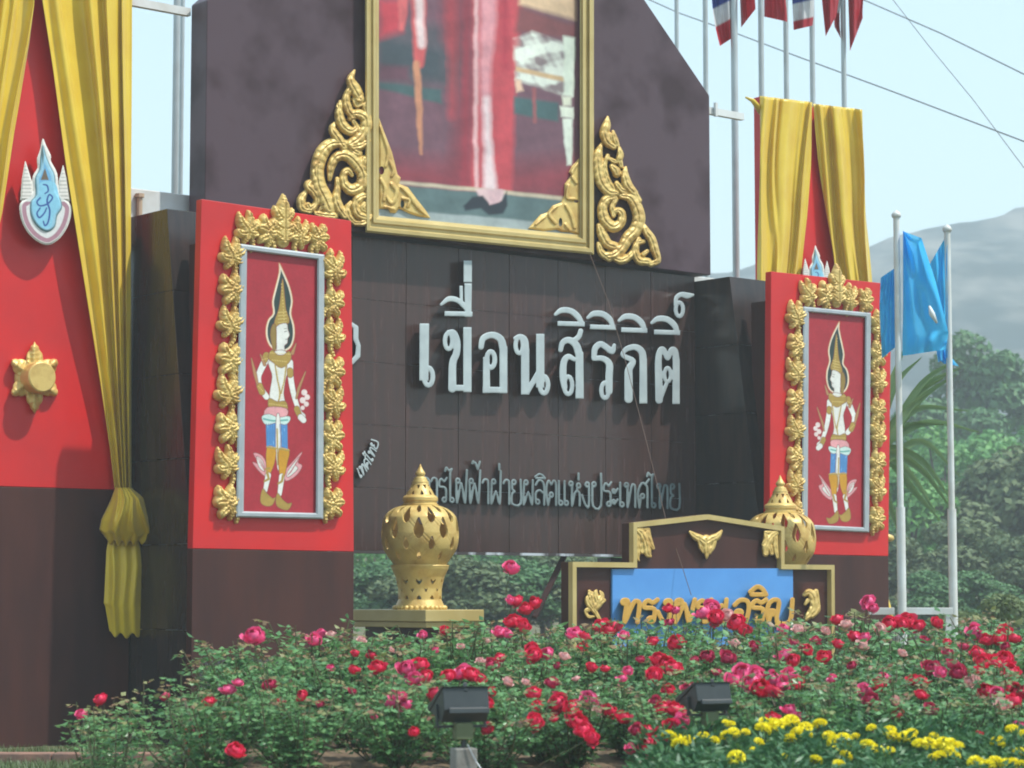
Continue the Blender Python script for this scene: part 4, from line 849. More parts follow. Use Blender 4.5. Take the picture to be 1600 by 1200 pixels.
G = [
 ('letter', [[(80, 425, 44), (78, 690, 42)], ring(102, 690, 24, 48, 22)]),
 ('letter', [[(314, 442, 38), (314, 755, 38)], [(226, 752, 28), (320, 752, 28)], ring(212, 497, 20, 44, 20), arc([(212, 450, 22), (240, 452, 26), (258, 500, 30), (254, 565, 32), (234, 620, 34), (232, 755, 38)])]),
 ('vowel_mark', [[(202, 348, 22), (330, 350, 22)], arc([(172, 298, 12), (214, 268, 24), (262, 276, 24), (300, 310, 24), (326, 344, 20)]), [(318, 202, 34), (318, 350, 30)], [(280, 205, 15), (282, 290, 15)]]),
 ('tone_mark', [[(316, 80, 38), (316, 158, 38)]]),
 ('letter', [arc([(388, 530, 24), (400, 482, 28), (450, 464, 30), (495, 488, 34), (510, 545, 36)]), [(510, 545, 36), (510, 762, 36)], [(412, 762, 28), (516, 764, 28)], [(418, 762, 34), (417, 600, 30)], ring(441, 598, 22, 44, 22)]),
 ('letter', [ring(596, 520, 20, 44, 20), arc([(574, 482, 18), (600, 474, 26), (624, 495, 34), (628, 560, 38)]), [(628, 560, 38), (628, 768, 38)], [(640, 772, 24), (700, 668, 24)], [(710, 478, 38), (710, 730, 38)], ring(730, 735, 22, 46, 22)]),
 ('letter', [arc([(930, 442, 22), (918, 474, 24), (885, 500, 24)]), arc([(820, 545, 22), (832, 505, 26), (868, 492, 30), (905, 520, 34), (923, 575, 36)]), [(923, 575, 36), (924, 790, 38)], arc([(895, 596, 20), (862, 582, 26), (838, 612, 30), (834, 690, 32), (842, 750, 26)]), ring(862, 738, 22, 48, 20)]),
 ('vowel_mark', sara_i(816, 402, 940, 405)),
 ('letter', [arc([(1112, 520, 16), (1100, 552, 28), (1066, 528, 28), (1036, 514, 28), (1008, 538, 28), (1002, 588, 24)]), arc([(1002, 592, 22), (1050, 592, 26), (1085, 622, 32), (1084, 690, 34), (1084, 770, 32)]), ring(1062, 765, 20, 42, 20)]),
 ('vowel_mark', sara_i(992, 420, 1110, 424)),
 ('letter', [arc([(1190, 812, 38), (1190, 700, 38), (1192, 650, 34), (1214, 606, 26), (1170, 582, 22), (1158, 566, 20), (1180, 540, 24), (1226, 530, 28), (1262, 556, 32), (1270, 610, 34)]), [(1270, 610, 34), (1270, 818, 36)]]),
 ('vowel_mark', sara_i(1162, 436, 1280, 440)),
 ('letter', [arc([(1356, 818, 34), (1354, 700, 34), (1352, 600, 30), (1362, 548, 26), (1382, 546, 24), (1402, 590, 22), (1422, 546, 24), (1442, 552, 28), (1449, 610, 32)]), [(1449, 610, 32), (1448, 822, 34)], ring(1402, 680, 17, 38, 17), [(1398, 722, 17), (1366, 806, 18)]]),
 ('vowel_mark', sara_i(1340, 448, 1458, 452)),
 ('silence_mark', [ring(1466, 325, 20, 38, 18), arc([(1446, 300, 18), (1450, 262, 20), (1476, 244, 22), (1508, 250, 28), (1540, 246, 12)])]),
]
tl = thing('title_lettering', 'large raised silver Thai lettering across the granite sign wall', 'lettering', w1(S_at(650, DW), DW, Z_at(650, 620, DW)))
for nm, s in G: letter(nm, 640, 390, 3.478, s, DW + .05, .08, STEEL, tl, wf=1.17, square=True)
# a small looped stroke alphabet: x right, y up, unit x-height
def R(cx, cy, r=.09, n=10): return [(cx + r * math.cos(2 * PI * i / n), cy + r * 1.0 * math.sin(2 * PI * i / n)) for i in range(n + 1)]
TH_ = {
 'ก': (.62, [[(.1, 0), (.1, .58), (.2, .70), (.03, .78), (.12, .93), (.32, 1), (.5, .93), (.56, .75), (.56, 0)]]),
 'า': (.42, [[(.04, .85), (.12, .97), (.26, .98), (.34, .82), (.34, 0)]]),
 'ร': (.48, [[(.40, .12), (.40, .5), (.3, .62), (.06, .65), (.05, .85), (.16, .96), (.3, .86), (.44, 1)], R(.31, .10)]),
 'ไ': (.40, [[(.14, .1), (.14, 1.25), (.22, 1.5), (.08, 1.42), (-.06, 1.58), (-.12, 1.4)], R(.23, .10)]),
 'ฟ': (.70, [R(.14, .9), [(.06, .86), (.10, 0), (.32, .8), (.52, 0), (.62, 1.45)]]),
 'พ': (.70, [R(.14, .9), [(.06, .86), (.10, 0), (.32, .8), (.52, 0), (.62, 1.0)]]),
 'ฝ': (.68, [R(.2, .9), [(.1, .86), (.08, 0), (.32, .5), (.52, 0), (.58, 1.45)]]),
 'ผ': (.66, [R(.2, .9), [(.1, .86), (.08, 0), (.32, .5), (.52, 0), (.56, 1.0)]]),
 'ย': (.60, [R(.16, .9), [(.07, .88), (.08, .62), (.2, .52), (.07, .42), (.07, .02), (.52, .02), (.52, 1)]]),
 'ล': (.58, [R(.15, .12), [(.06, .12), (.06, .48), (.25, .6), (.42, .5)], [(.05, .82), (.2, 1), (.4, .96), (.5, .72), (.5, 0)]]),
 'ต': (.62, [[(.12, 0), (.03, .5), (.06, .86), (.17, 1), (.29, .85), (.41, 1), (.54, .85), (.54, 0)], R(.29, .42), [(.22, .36), (.12, 0)]]),
 'เ': (.30, [[(.07, 1), (.07, .12)], R(.16, .10)]),
 'ห': (.66, [R(.1, .9), [(.16, .86), (.16, 0), (.3, .5), (.46, .6), (.56, .45), (.56, 0)], R(.5, .82), [(.44, .76), (.42, .6)]]),
 'ง': (.50, [R(.3, .88), [(.39, .88), (.38, .0), (.2, .06), (.02, .45)]]),
 'ป': (.62, [R(.15, .9), [(.07, .88), (.10, .02), (.52, .02), (.52, 1.45)]]),
 'ะ': (.36, [R(.08, .66, .06), [(.04, .58), (.14, .56), (.3, .74)], R(.08, .22, .06), [(.04, .14), (.14, .12), (.3, .3)]]),
 'ท': (.66, [R(.1, .9), [(.16, .88), (.16, 0), (.36, .84), (.5, .92), (.56, .75), (.56, 0)]]),
 'ศ': (.64, [[(.12, 0), (.04, .6), (.25, 1), (.5, .88), (.54, .65), (.54, 0)], R(.28, .46), [(.2, .4), (.12, 0)], [(.42, .94), (.62, 1.2)]]),
 'จ': (.56, [[(.04, .76), (.2, .98), (.42, .93), (.5, .6), (.44, .0), (.28, .28)], R(.2, .42)]),
 'ญ': (.90, [[(.12, 0), (.04, .5), (.08, .86), (.24, 1), (.38, .85), (.38, .02), (.78, .02), (.78, 1)], R(.2, .42), [(.15, .36), (.12, 0)], [(.4, -.14), (.55, -.2), (.78, -.16)]]),
 'ิ': (0, [[(-.5, 1.14), (-.05, 1.14)], [(-.55, 1.22), (-.35, 1.36), (-.18, 1.3), (-.05, 1.14)]]),
 '้': (0, [[(-.22, 1.55), (-.34, 1.9), (-.5, 1.86), (-.45, 1.98)], [(-.22, 1.55), (-.1, 1.95)]]), '่': (0, [[(-.18, 1.55), (-.18, 1.85)]]), '~': (0, [[(-.16, 1.12), (-.16, 1.45)]]),
}
def set_text(txt, x0, x1, y_of, xh, wd, d, thick, m, parent, step=.6, slant=0.0, tall=1.0, xform=None, nmx='letter'):
    tot = sum(TH_[c][0] for c in txt); sc_ = (x1 - x0) / tot; x = x0
    for c in txt:
        adv, st = TH_[c]; S = []
        for s in st:
            q = []
            pts = catmull([(a, b, 0) for a, b in s], 3) if len(s) > 3 else [(a, b, 0) for a, b in s]
            for p in pts:
                a, b = p[0], p[1]; X = x + a * sc_ + slant * b * xh; Y = y_of(x) - (b if b <= 1 else 1 + (b - 1) * tall) * xh
                if xform: X, Y = xform(X, Y)
                q.append((X, Y, wd))
            S.append(q)
        letter(nmx if adv else 'tone_mark', 0, 0, 1, S, d, thick, m, parent, step)
        x += adv * sc_
t2 = thing('small_lettering', 'smaller grey Thai lettering low on the granite sign wall', 'lettering', w1(S_at(650, DW), DW, Z_at(650, 790, DW)))
set_text('การไฟฟ้าฝ่ายผลิตเเห~งประเทศไทย', 654, 1064, lambda x: 785 + (x - 690) * .026, 38, 3.5, DW + .02, .045, STEEL2, t2, tall=.75)
# edge of a round seal left of the title
t3 = thing('seal_lettering', 'curved grey Thai lettering and seal edge beside the left red pillar', 'lettering', w1(S_at(570, DW), DW, Z_at(570, 750, DW)))
def curve_x(X, Y):      # X runs 0..60 along the arc, Y height above it
    a = math.radians(60 - X * .70); cx, cy = 536, 668; Rr = 86 + (-Y)
    return cx + 0 + Rr * .66 * math.cos(a), cy + Rr * math.sin(a) * 1.05
set_text('เทศไทย', -3, 66, lambda x: 0, -16, 2.2, DW + .02, .03, STEEL, t3, step=.5, xform=curve_x)
letter('seal_edge', 0, 0, 1, [[(548, 505, 5), (556, 512, 8), (556, 530, 8), (560, 540, 7), (559, 556, 8), (550, 566, 7)]], DW + .03, .04, STEEL, t3)

# ------------------------------------------------------------------ blessing sign
DG = 1.1
sg = thing('blessing_sign', 'small brown stepped sign with gold edging and a blue board', 'sign', down_to_ground(on_d(np.array(1092.), np.array(980.), DG)))
out = [(888, 879), (983, 883), (983, 817), (1100.5, 804), (1219, 823), (1219, 880), (1297, 880)]
lowL, lowR = on_d(np.array(888.), np.array(990.), DG), on_d(np.array(1297.), np.array(990.), DG)
pts = [on_d(np.array(float(a)), np.array(float(b)), DG) for a, b in out]
zs = [p[2] for p in pts]; zz = (zs[0] + zs[1] + zs[5] + zs[6]) / 4
for i in (0, 1, 5, 6): pts[i][2] = zz
frnt = [down_to_ground(lowL), down_to_ground(lowR)] + [pts[i] for i in (6, 5, 4, 3, 2, 1, 0)]
mb = MB(); mb.prism(frnt, [p - N * .12 for p in frnt]); mb.build('sign_body', BROWN, sg, bevel=.006)
# gold edging runs along the outline as separate mitred lengths
ringp = [down_to_ground(lowL)] + pts + [down_to_ground(lowR)]; wE = .055
S2 = [np.array([sdz(p)[0], p[2]]) for p in ringp]; inner = []
for i in range(len(S2)):
    if i == 0: t1 = S2[1] - S2[0]; nn = np.array([t1[1], -t1[0]]); inner.append(S2[0] + nn / np.linalg.norm(nn) * wE); continue
    if i == len(S2) - 1: t1 = S2[i] - S2[i - 1]; nn = np.array([t1[1], -t1[0]]); inner.append(S2[i] + nn / np.linalg.norm(nn) * wE); continue
    a = S2[i] - S2[i - 1]; b = S2[i + 1] - S2[i]; a /= np.linalg.norm(a); b /= np.linalg.norm(b); na_ = np.array([a[1], -a[0]]); nb2 = np.array([b[1], -b[0]]); mm = (na_ + nb2); mm /= np.dot(mm, na_) + 1e-9
    inner.append(S2[i] + mm * wE)
for i in range(len(S2) - 1):
    a, b, c, e = S2[i], S2[i + 1], inner[i + 1], inner[i]
    o_ = .012; q4 = [a, e, c, b]
    ff = [w1(q[0], DG + .07, q[1]) for q in q4]; bb = [w1(q[0], DG + .001, q[1]) for q in q4]
    mb = MB(); mb.prism(ff[::1], bb[::1]); mb.build('gold_edging', GOLDF, sg)
quad_panel('blue_board', ((957, 889), (1239, 888), (1240, 1010), (957, 1012)), DG + .03, .028, BLUEP, sg, bevel=.003)
lt = thing('blessing_lettering', 'raised gold Thai lettering on the blue board of the small sign', 'lettering', on_d(np.array(1100.), np.array(975.), DG + .03))
set_text('ทรงพระเจริญ', 968, 1240, lambda x: 972, 35, 7.3, DG + .035, .10, GOLDO, lt, slant=.12, tall=1.6, step=.7, nmx='letter')
def sc_obj(name, ox, oy, strokes, label): return carve(name, ox, oy, 3.556, strokes, DG + .01, .05, None, parent=sg, base_h=.02, hback=-.02, step=.8)
sc_obj('flame_carving', 870, 730, [[(240, 850, 10), (210, 800, 14), (180, 760, 20), (170, 730, 14), (195, 700, 10)], [(215, 790, 14), (235, 750, 24), (250, 710, 14), (240, 690, 6)], [(200, 770, 18), (190, 720, 20), (180, 690, 10)], [(225, 740, 18), (215, 700, 14), (220, 685, 6)], [(175, 790, 16), (160, 800, 10), (175, 830, 10), (205, 830, 8)], [(240, 760, 14), (262, 740, 12)]], '')
sc_obj('flame_carving', 870, 730, [[(1385, 840, 16), (1410, 810, 22), (1430, 770, 26), (1425, 720, 26), (1400, 695, 20), (1375, 710, 12)], [(1440, 690, 14), (1448, 730, 12), (1455, 775, 10)], [(1420, 830, 12), (1450, 800, 12), (1460, 770, 6)], [(1395, 740, 14), (1380, 760, 10)]], '')
sc_obj('corner_leaf', 870, 730, [[(450, 345, 16), (480, 380, 26), (500, 440, 26), (505, 480, 20), (520, 495, 8)], [(450, 380, 14), (455, 440, 16), (450, 500, 10), (458, 520, 4)], [(510, 345, 10), (505, 380, 20), (520, 420, 16), (535, 450, 10)], [(480, 420, 16), (475, 470, 14)], [(450, 345, 14), (510, 345, 10)]], '')
sc_obj('corner_leaf', 870, 730, [[(1220, 365, 16), (1190, 390, 24), (1165, 440, 24), (1160, 480, 18)], [(1160, 365, 12), (1165, 400, 20), (1148, 430, 12)], [(1215, 380, 14), (1215, 440, 16), (1225, 500, 10)], [(1185, 440, 16), (1195, 480, 12)], [(1160, 362, 12), (1220, 362, 12)]], '')
sc_obj('center_crest', 870, 730, [[(740, 360, 8), (770, 385, 20), (800, 400, 24), (830, 420, 26)], [(915, 355, 8), (890, 385, 20), (860, 400, 24), (830, 420, 26)], [(830, 400, 26), (835, 450, 24), (833, 490, 12), (832, 508, 4)], [(790, 390, 14), (800, 440, 14), (815, 470, 10)], [(880, 400, 12), (868, 440, 14), (850, 475, 10)]], '')
# loose wire hanging across the wall
mb = MB(); wp = [on_d(np.array(a), np.array(b), dd) for a, b, dd in ((922., 398., -1.0), (950., 470., -.6), (976., 560., -.2), (1010., 690., .4), (1040., 810., .9), (1064., 880., 1.2), (1080., 930., 1.35))]
wp = [np.array(p) for p in wp]; mb.tube(wp, .004, 5); tag(mb.build('hanging_wire', WIREB), 'thin loose wire hanging from the portrait frame to the small sign', 'wire')

# ------------------------------------------------------------------ perforated vases on gold boxes
def vase(px, pbox, dbox, label, blabel, first=None):
    pass
kz = .00175
def build_vase():
    t = thing('gold_vase', '', 'vase', (0, 0, 0), 0, 'perforated gold lantern vases')
    # bowl: radius by height (zoom units from the base)
    bz = np.array([265, 300, 370, 470, 570, 625, 640]) * kz; br = np.array([160, 182, 225, 243, 222, 170, 120]) * kz
    zz_ = np.linspace(bz[0], bz[-1], 60); pf = np.polyfit(bz, br, 5)
    rad = lambda z: np.interp(z, bz, br) * .35 + np.polyval(pf, z) * .65
    Rm = .42; rows = [(330, 3.4, .5), (402, 5.2, 0), (490, 8.2, .5), (572, 6.2, 0), (618, 3.6, .5)]; nA = 9
    def fn(X, Y):      # X = angle*Rm, Y = -z
        z = -Y; th = X / Rm; sd = np.full(X.shape, 9.0); gr = np.zeros(X.shape)
        for zc, sz, off in rows:
            zc = zc * kz; sz = sz * .0115; k = th / (2 * PI / nA) - off; fr = (k - np.round(k)) * (2 * PI / nA) * np.maximum(rad(z), .1) ; dz = (z - zc)
            # teardrop: round below, pointed above
            wdt = np.where(dz < 0, np.sqrt(np.maximum(0, 1 - (dz / sz) ** 2)), np.maximum(0, 1 - dz / (1.5 * sz)) ** .8) * sz * .62
            v = np.abs(fr) - wdt; v = np.where((dz < -sz) | (dz > 1.5 * sz), np.maximum(v, np.where(dz < 0, -dz - sz, dz - 1.5 * sz)), v)
            sd = np.minimum(sd, v)
        a1 = (th * nA / (2 * PI) * 1.0 + (z - .7) / .30) ; a2 = (th * nA / (2 * PI) - (z - .7) / .30)
        for a in (a1, a2):
            q = np.abs(a - np.round(a)); gr = np.maximum(gr, np.exp(-((q - .08) / .018) ** 2)); 
        edge = np.minimum(z - bz[0], bz[-1] - z); sd = np.minimum(sd, edge + .002)
        return sd, -.006 * gr * (z > bz[0] + .04)
    def mp(X, Y, h):
        th = X / Rm + PI / 2; z = -Y; rr_ = rad(z) + h; return np.stack([rr_ * np.cos(th), rr_ * np.sin(th), z], -1)
    me = relief('bowl', (0, -bz[-1], 2 * PI * Rm - .0001, -bz[0]), 2 * PI * Rm / 300, fn, mp, -.03, GOLD, back=True, local=True)
    o = link('bowl', me); o.parent = t
    # foot with chevron cut-outs
    fz = np.array([0, 20, 60, 130, 200, 250, 268]) * kz; fr_ = np.array([160, 152, 134, 136, 152, 176, 180]) * kz; radf = lambda z: np.interp(z, fz, fr_)
    def fn2(X, Y):
        z = -Y; th = X / Rm; sd = np.full(X.shape, 9.0)
        for zc, sz, off, up in ((165, .050, 0, 1), (118, .036, .5, 1), (78, .040, 0, -1)):
            k = th / (2 * PI / 10) - off; fr = (k - np.round(k)) * (2 * PI / 10) * radf(z); dz = (z - zc * kz) * up
            v = np.maximum(np.abs(fr) * .8 - (dz + sz * .6) * .6, np.maximum(dz - sz * .7, -(dz + sz * .6)))
            if up == 1: v = np.maximum(v, -(np.maximum(np.abs(fr) * .9 - (dz - sz * .25) * .8, -(dz - sz * .25))))
            sd = np.minimum(sd, v)
        return np.minimum(sd, np.minimum(z, fz[-1] - z) + .002), np.zeros(X.shape)
    mp2 = lambda X, Y, h: np.stack([(radf(-Y) + h) * np.cos(X / Rm + PI / 2), (radf(-Y) + h) * np.sin(X / Rm + PI / 2), -Y], -1)
    me = relief('foot', (0, -fz[-1], 2 * PI * Rm - .0001, 0), 2 * PI * Rm / 260, fn2, mp2, -.03, GOLD, back=True, local=True); o = link('foot', me); o.parent = t
    mb = MB()
    for k in range(30):
        a = 2 * PI * k / 30; c = (.272 * math.cos(a), .272 * math.sin(a)); mb.lathe((c[0], c[1], .018), [(.003, -.026), (.022, -.018), (.030, 0), (.022, .018), (.003, .026)], 8)
    o = mb.build('bead_rim', GOLD, t, base=(0, 0, 0), smooth=True)
    mb = MB(); mb.lathe((0, 0, 0), [(.10, .27 / .27 * 262 * kz), (.312, 262 * kz), (.318, 268 * kz), (.312, 274 * kz), (.26, 276 * kz)], 48); mb.build('neck_ring', GOLD, t, base=(0, 0, 0), smooth='auto')
    # lid: flange, pierced cone, finial
    mb = MB(); P_ = [(112, 636), (112, 650), (104, 655), (104, 668), (110, 672), (110, 690), (100, 702), (92, 706)]; mb.lathe((0, 0, 0), [(a * kz, b * kz) for a, b in P_], 48); mb.build('lid_flange', GOLD, t, base=(0, 0, 0), smooth='auto')
    lz = np.array([700, 730, 760, 785]) * kz; lr = np.array([94, 78, 60, 50]) * kz
    def fn3(X, Y):
        z = -Y; th = X / Rm; sd = np.full(X.shape, 9.0); r0 = np.interp(z, lz, lr)
        for zc, off, up in ((722, 0, 1), (756, .5, -1)):
            k = th / (2 * PI / 9) - off; fr = (k - np.round(k)) * (2 * PI / 9) * r0; dz = (z - zc * kz) * up; v = np.maximum(np.abs(fr) - (.028 - dz) * .5, np.abs(dz) - .025); sd = np.minimum(sd, v)
        return np.minimum(sd, np.minimum(z - lz[0], lz[-1] - z) + .002), np.zeros(X.shape)
    mp3 = lambda X, Y, h: np.stack([(np.interp(-Y, lz, lr) + h) * np.cos(X / Rm), (np.interp(-Y, lz, lr) + h) * np.sin(X / Rm), -Y], -1)
    o = link('lid', relief('lid', (0, -lz[-1], 2 * PI * Rm - .0001, -lz[0]), 2 * PI * Rm / 200, fn3, mp3, -.02, GOLD, back=True, local=True)); o.parent = t
    mb = MB(); P_ = [(52, 783), (54, 790), (44, 796), (46, 802), (38, 808), (40, 814), (30, 820), (22, 824), (30, 832), (32, 842), (27, 852), (16, 868), (8, 885), (2, 900), (.3, 903)]; mb.lathe((0, 0, 0), [(a * kz, b * kz) for a, b in P_], 32); mb.build('finial', GOLD, t, base=(0, 0, 0), smooth=True)
    return t
def box_base(px, py, d0, w_, dep, hgt, label):
    c = on_d(np.array(float(px)), np.array(float(py)), d0); s, _, z = sdz(c)
    t = thing('gold_pedestal', label, 'pedestal', w1(s + w_ / 2, d0 - dep / 2, 0), 0, 'gold pedestals under the vases')
    mb = MB(); sbox(mb, s, s + w_, d0 - dep, d0, z - hgt * .66, z); mb.build('top_block', GOLDF, t, bevel=.008)
    mb = MB(); sbox(mb, s + .03, s + w_ - .03, d0 - dep + .03, d0 - .03, z - hgt, z - hgt * .66 - .001); mb.build('moulding', GOLDF, t, bevel=.008)
    mb = MB(); sbox(mb, s + .12, s + w_ - .12, d0 - dep + .12, d0 - .12, 0, z - hgt - .001); mb.build('plinth', BROWN, t)
    return w1(s + w_ / 2, d0 - dep / 2 + 0.0, z + .002)
pv1 = box_base(665, 953, .15, .80, 1.35, .19, 'gold painted pedestal box under the left vase beside the left red pillar')
v1 = build_vase(); v1['label'] = 'perforated gold lantern vase right of the left red pillar'
# aim the vase where it stands
tgt = on_d(np.array(656.), np.array(952.), .15 - .55); v1.location = (float(tgt[0]), float(tgt[1]), float(pv1[2]))
v2 = v1.copy(); col.objects.link(v2); v2['label'] = 'perforated gold lantern vase behind the small blessing sign'
for ch in list(v1.children):
    c_ = ch.copy(); col.objects.link(c_); c_.parent = v2
pt = on_d(np.array(1219.), np.array(742.), .25); hv = 903 * kz; v2.location = (float(pt[0]), float(pt[1]), float(pt[2]) - hv); v2.rotation_euler = (0, 0, .35)
t = thing('gold_pedestal', 'gold pedestal hidden low behind the small blessing sign', 'pedestal', (pt[0], pt[1], 0), 0, 'gold pedestals under the vases')
mb = MB(); q = sdz(pt); sbox(mb, q[0] - .4, q[0] + .4, q[1] - .4, q[1] + .4, 0, pt[2] - hv - .003); mb.build('top_block', GOLDF, t, bevel=.008)

# ------------------------------------------------------------------ flag poles, flags, power lines
def vpole(px0, py0, px1, py1, Y, rad, label, group, name='flag_pole', ztop=None, zfloor=0.0, m=None, joint=None, cat='flag pole'):
    a = on_y(np.array(float(px1)), np.array(float(py1)), Y); b = on_y(np.array(float(px0)), np.array(float(py0)), Y)
    x = (a[0] + b[0]) / 2; t = thing(name, label, cat, (x, Y, zfloor), 0, group); zt_ = b[2] if ztop is None else ztop
    mb = MB(); zj = joint if joint else zfloor
    if joint:
        mb.tube([(x, Y, zj), (x, Y, zt_)], rad * .8, 14); mb.build('upper_pole', m or POLE, t, smooth='auto'); mb = MB(); mb.tube([(x, Y, zfloor), (x, Y, zj - .002)], rad * 1.12, 14); mb.build('lower_pole', m or POLE, t, smooth='auto')
    else: mb.tube([(x, Y, zfloor), (x, Y, zt_)], rad, 12); mb.build('pole', m or POLE, t, smooth='auto')
    mb = MB(); mb.lathe((x, Y, zt_), [(.001, .09), (rad * .9, .06), (rad * 1.3, .03), (rad * 1.1, 0), (rad * .3, -.01)], 12); mb.build('cap', m or WHITE, t, smooth=True)
    return t, x
gp = 'tall flag poles behind the monument'
poles = [(1058, 38, .035, 'thin flag pole leftmost of the row, above the sloping shoulder'), (1103, 36, .040, 'flag pole touching the right shoulder corner of the plum board'), (1148, 33, .050, 'thick flag pole standing between the plum board and the right banner'), (1190, 34, .042, 'flag pole rising above the left end of the right banner curtains'), (1229, 35, .040, 'flag pole second above the right banner curtains'), (1270, 36, .042, 'flag pole third above the right banner curtains'), (1319, 37, .042, 'rightmost flag pole above the right banner curtains')]
PX = []
for px, Y, rd, lb in poles:
    t, x = vpole(px, 0, px, 300, Y, rd, lb, gp, ztop=13.0 + rnd.random() * .2); PX.append((x, Y))
for px, Y, rd, lb in ((275, 30, .045, 'pale double flag pole left of the plum board, left member'), (284, 31, .030, 'pale double flag pole left of the plum board, right member')):
    vpole(px, 0, px, 280, Y, rd, lb, 'paired poles behind the left buttress', ztop=13.2)
# national flags
TRI = mat('tricolour_cloth', (1, 1, 1), .6, vcol=True, c2=(.9, .9, .9), scale=8, trans=.3)
def flag3(corners, Y, label, seed, amp=.18, stripes=((0, .17), (.17, .34), (.34, .67), (.67, .83), (.83, 1.0))):
    """corners TLhoist, TLfly, BRfly, BLhoist in photo pixels"""
    n1, n2 = 40, 50; A, B = np.meshgrid(np.linspace(0, 1, n1), np.linspace(0, 1, n2)); X, Yp = lerpq(corners, A, B); r_ = np.random.RandomState(seed)
    dep = Y + amp * np.sin(A * 7 + B * 3 + seed) * A + .05 * np.sin(A * 15 + seed); X = X + 4 * np.sin(B * 5 + seed) * A
    V = on_y(X, Yp, dep); C = np.zeros(A.shape + (3,)); red, wh, bl = (.50, .015, .03), (.72, .72, .72), (.03, .06, .30)
    for (a, b), c in zip(stripes, (red, wh, bl, wh, red)): C[(B >= a) & (B <= b)] = c
    me = mesh_np('flag', V.reshape(-1, 3), [gridfaces(n2, n1)[:, ::-1]], True, C.reshape(-1, 3), [TRI]); o = link('national_flag', me, V[0, 0]); return tag(o, label, 'flag', 'red white and blue flags on the tall poles')
flag3(((1146, -120), (1100, -100), (1126, 72), (1146, 58)), 33.05, 'limp red white and blue flag hanging left of the thick pole', 1)
flag3(((1152, -110), (1186, -120), (1178, 14), (1158, 43)), 33.1, 'red edge of a flag hanging right of the thick pole', 2, stripes=((.6, 1), (.3, .5), (.2, .3), (.1, .2), (0, .1)))
flag3(((1194, -110), (1224, -110), (1226, 34), (1194, 26)), 34.1, 'dark red flag between the fourth and fifth poles', 3, .1, stripes=((.5, 1), (.3, .4), (.2, .3), (.1, .2), (0, .1)))
flag3(((1233, -100), (1268, -110), (1268, 40), (1240, 47)), 35.1, 'flag with blue and white folds left of the third curtain pole', 4, stripes=((0, .3), (.3, .45), (.45, .72), (.72, .90), (.9, 1)))
flag3(((1274, -100), (1306, -110), (1310, 22), (1290, 57)), 36.1, 'red flag right of the sixth pole', 5, stripes=((.45, 1), (.3, .4), (.2, .3), (.1, .2), (0, .1)))
flag3(((1322, -100), (1346, -90), (1352, 28), (1328, 80)), 36.9, 'bright red flag on the rightmost tall pole', 6, stripes=((.45, 1), (.3, .4), (.2, .3), (.1, .2), (0, .1)))
flag3(((1296, -60), (1316, -90), (1316, 60), (1304, 42)), 36.95, 'white and red flag fold left of the rightmost tall pole', 7, .06, stripes=((.75, 1), (0, .74), (.9, .91), (.9, .91), (.9, .91)))
# power lines
for pts_, Y0, Y1, rd, lb in (([(960, -25), (1060, 20), (1150, 52), (1240, 86), (1400, 145), (1600, 221), (1750, 280)], 60, 44, .014, 'lower power line crossing the sky behind the flag poles'), ([(1270, -35), (1350, 0), (1470, 52), (1600, 116), (1750, 190)], 60, 46, .014, 'upper power line at the top right corner'), ([(1380, -20), (1450, 70), (1520, 155), (1600, 262), (1700, 400)], 40, 36, .006, 'very thin wire falling steeply across the sky at right')):
    n_ = len(pts_); mb = MB(); mb.tube([on_y(np.array(float(a)), np.array(float(b)), Y0 + (Y1 - Y0) * i / (n_ - 1)) for i, (a, b) in enumerate(pts_)], rd, 6); tag(mb.build('power_line', WIRE), lb, 'cable', 'cables in the sky')
# twin poles with blue flags
bp = 'short white poles with blue flags'
zj = float(on_y(np.array(1405.), np.array(792.), 27.0)[2])
t1, x1 = vpole(1404, 340, 1406, 960, 27.0, .045, 'short white pole with blue flag right beside the right red pillar', bp, joint=zj, m=WHITE)
t2_, x2 = vpole(1486, 362, 1484, 980, 27.4, .045, 'short white pole with blue flag, the right one of the pair', bp, joint=float(on_y(np.array(1484.), np.array(795.), 27.4)[2]), m=WHITE)
fr_t = thing('pole_crossbar', 'white bar joining the two short poles near the ground', 'rail', (x1, 27.2, 0))
za, zb2 = float(on_y(np.array(1445.), np.array(955.), 27.2)[2]), 0
mb = MB(); mb.box((x1 + .05, 27.16, za - .04), (x2 - .05, 27.24, za + .04)); mb.build('bar', WHITE, fr_t, bevel=.005)
mb = MB(); mb.box((x1 - .35, 27.16, za - .04), (x1 - .06, 27.24, za + .04)); mb.build('bar_stub', WHITE, fr_t, bevel=.005)
mb = MB(); mb.box((x2 - .13, 27.17, 0), (x2 - .07, 27.23, za - .042)); mb.build('short_post', WHITE, fr_t)
def free_cloth(poly_rows, Y, amp, seed, label, freq=3.0, m=None):
    """rows of (y, x0, x1, dY): cloth hanging from a pole at x0"""
    n2, n1 = 70, 50; B = np.linspace(0, 1, n2)[:, None] * np.ones((1, n1)); A = np.ones((n2, 1)) * np.linspace(0, 1, n1)[None]
    kk = np.linspace(0, 1, len(poly_rows)); I = lambda j: np.interp(B, kk, [r_[j] for r_ in poly_rows])
    ya, xa, yb, xb = I(0), I(1), I(2), I(3); X = xa + (xb - xa) * A; Yp = ya + (yb - ya) * A
    dep = Y + A * amp * (np.sin(freq * 2.4 * A + 3.0 * B + seed) + .5 * np.sin(freq * 5 * (B + .6 * A) + seed * 2)) + .05 * np.sin(20 * A * (1 - .5 * B) + seed)
    V = on_y(X, Yp, dep); me = mesh_np('flag', V.reshape(-1, 3), [gridfaces(n2, n1)[:, ::-1]], True, None, [m or BFLAG]); o = link('blue_flag', me, V[0, 0]); tag(o, label, 'flag', 'plain blue flags'); return o
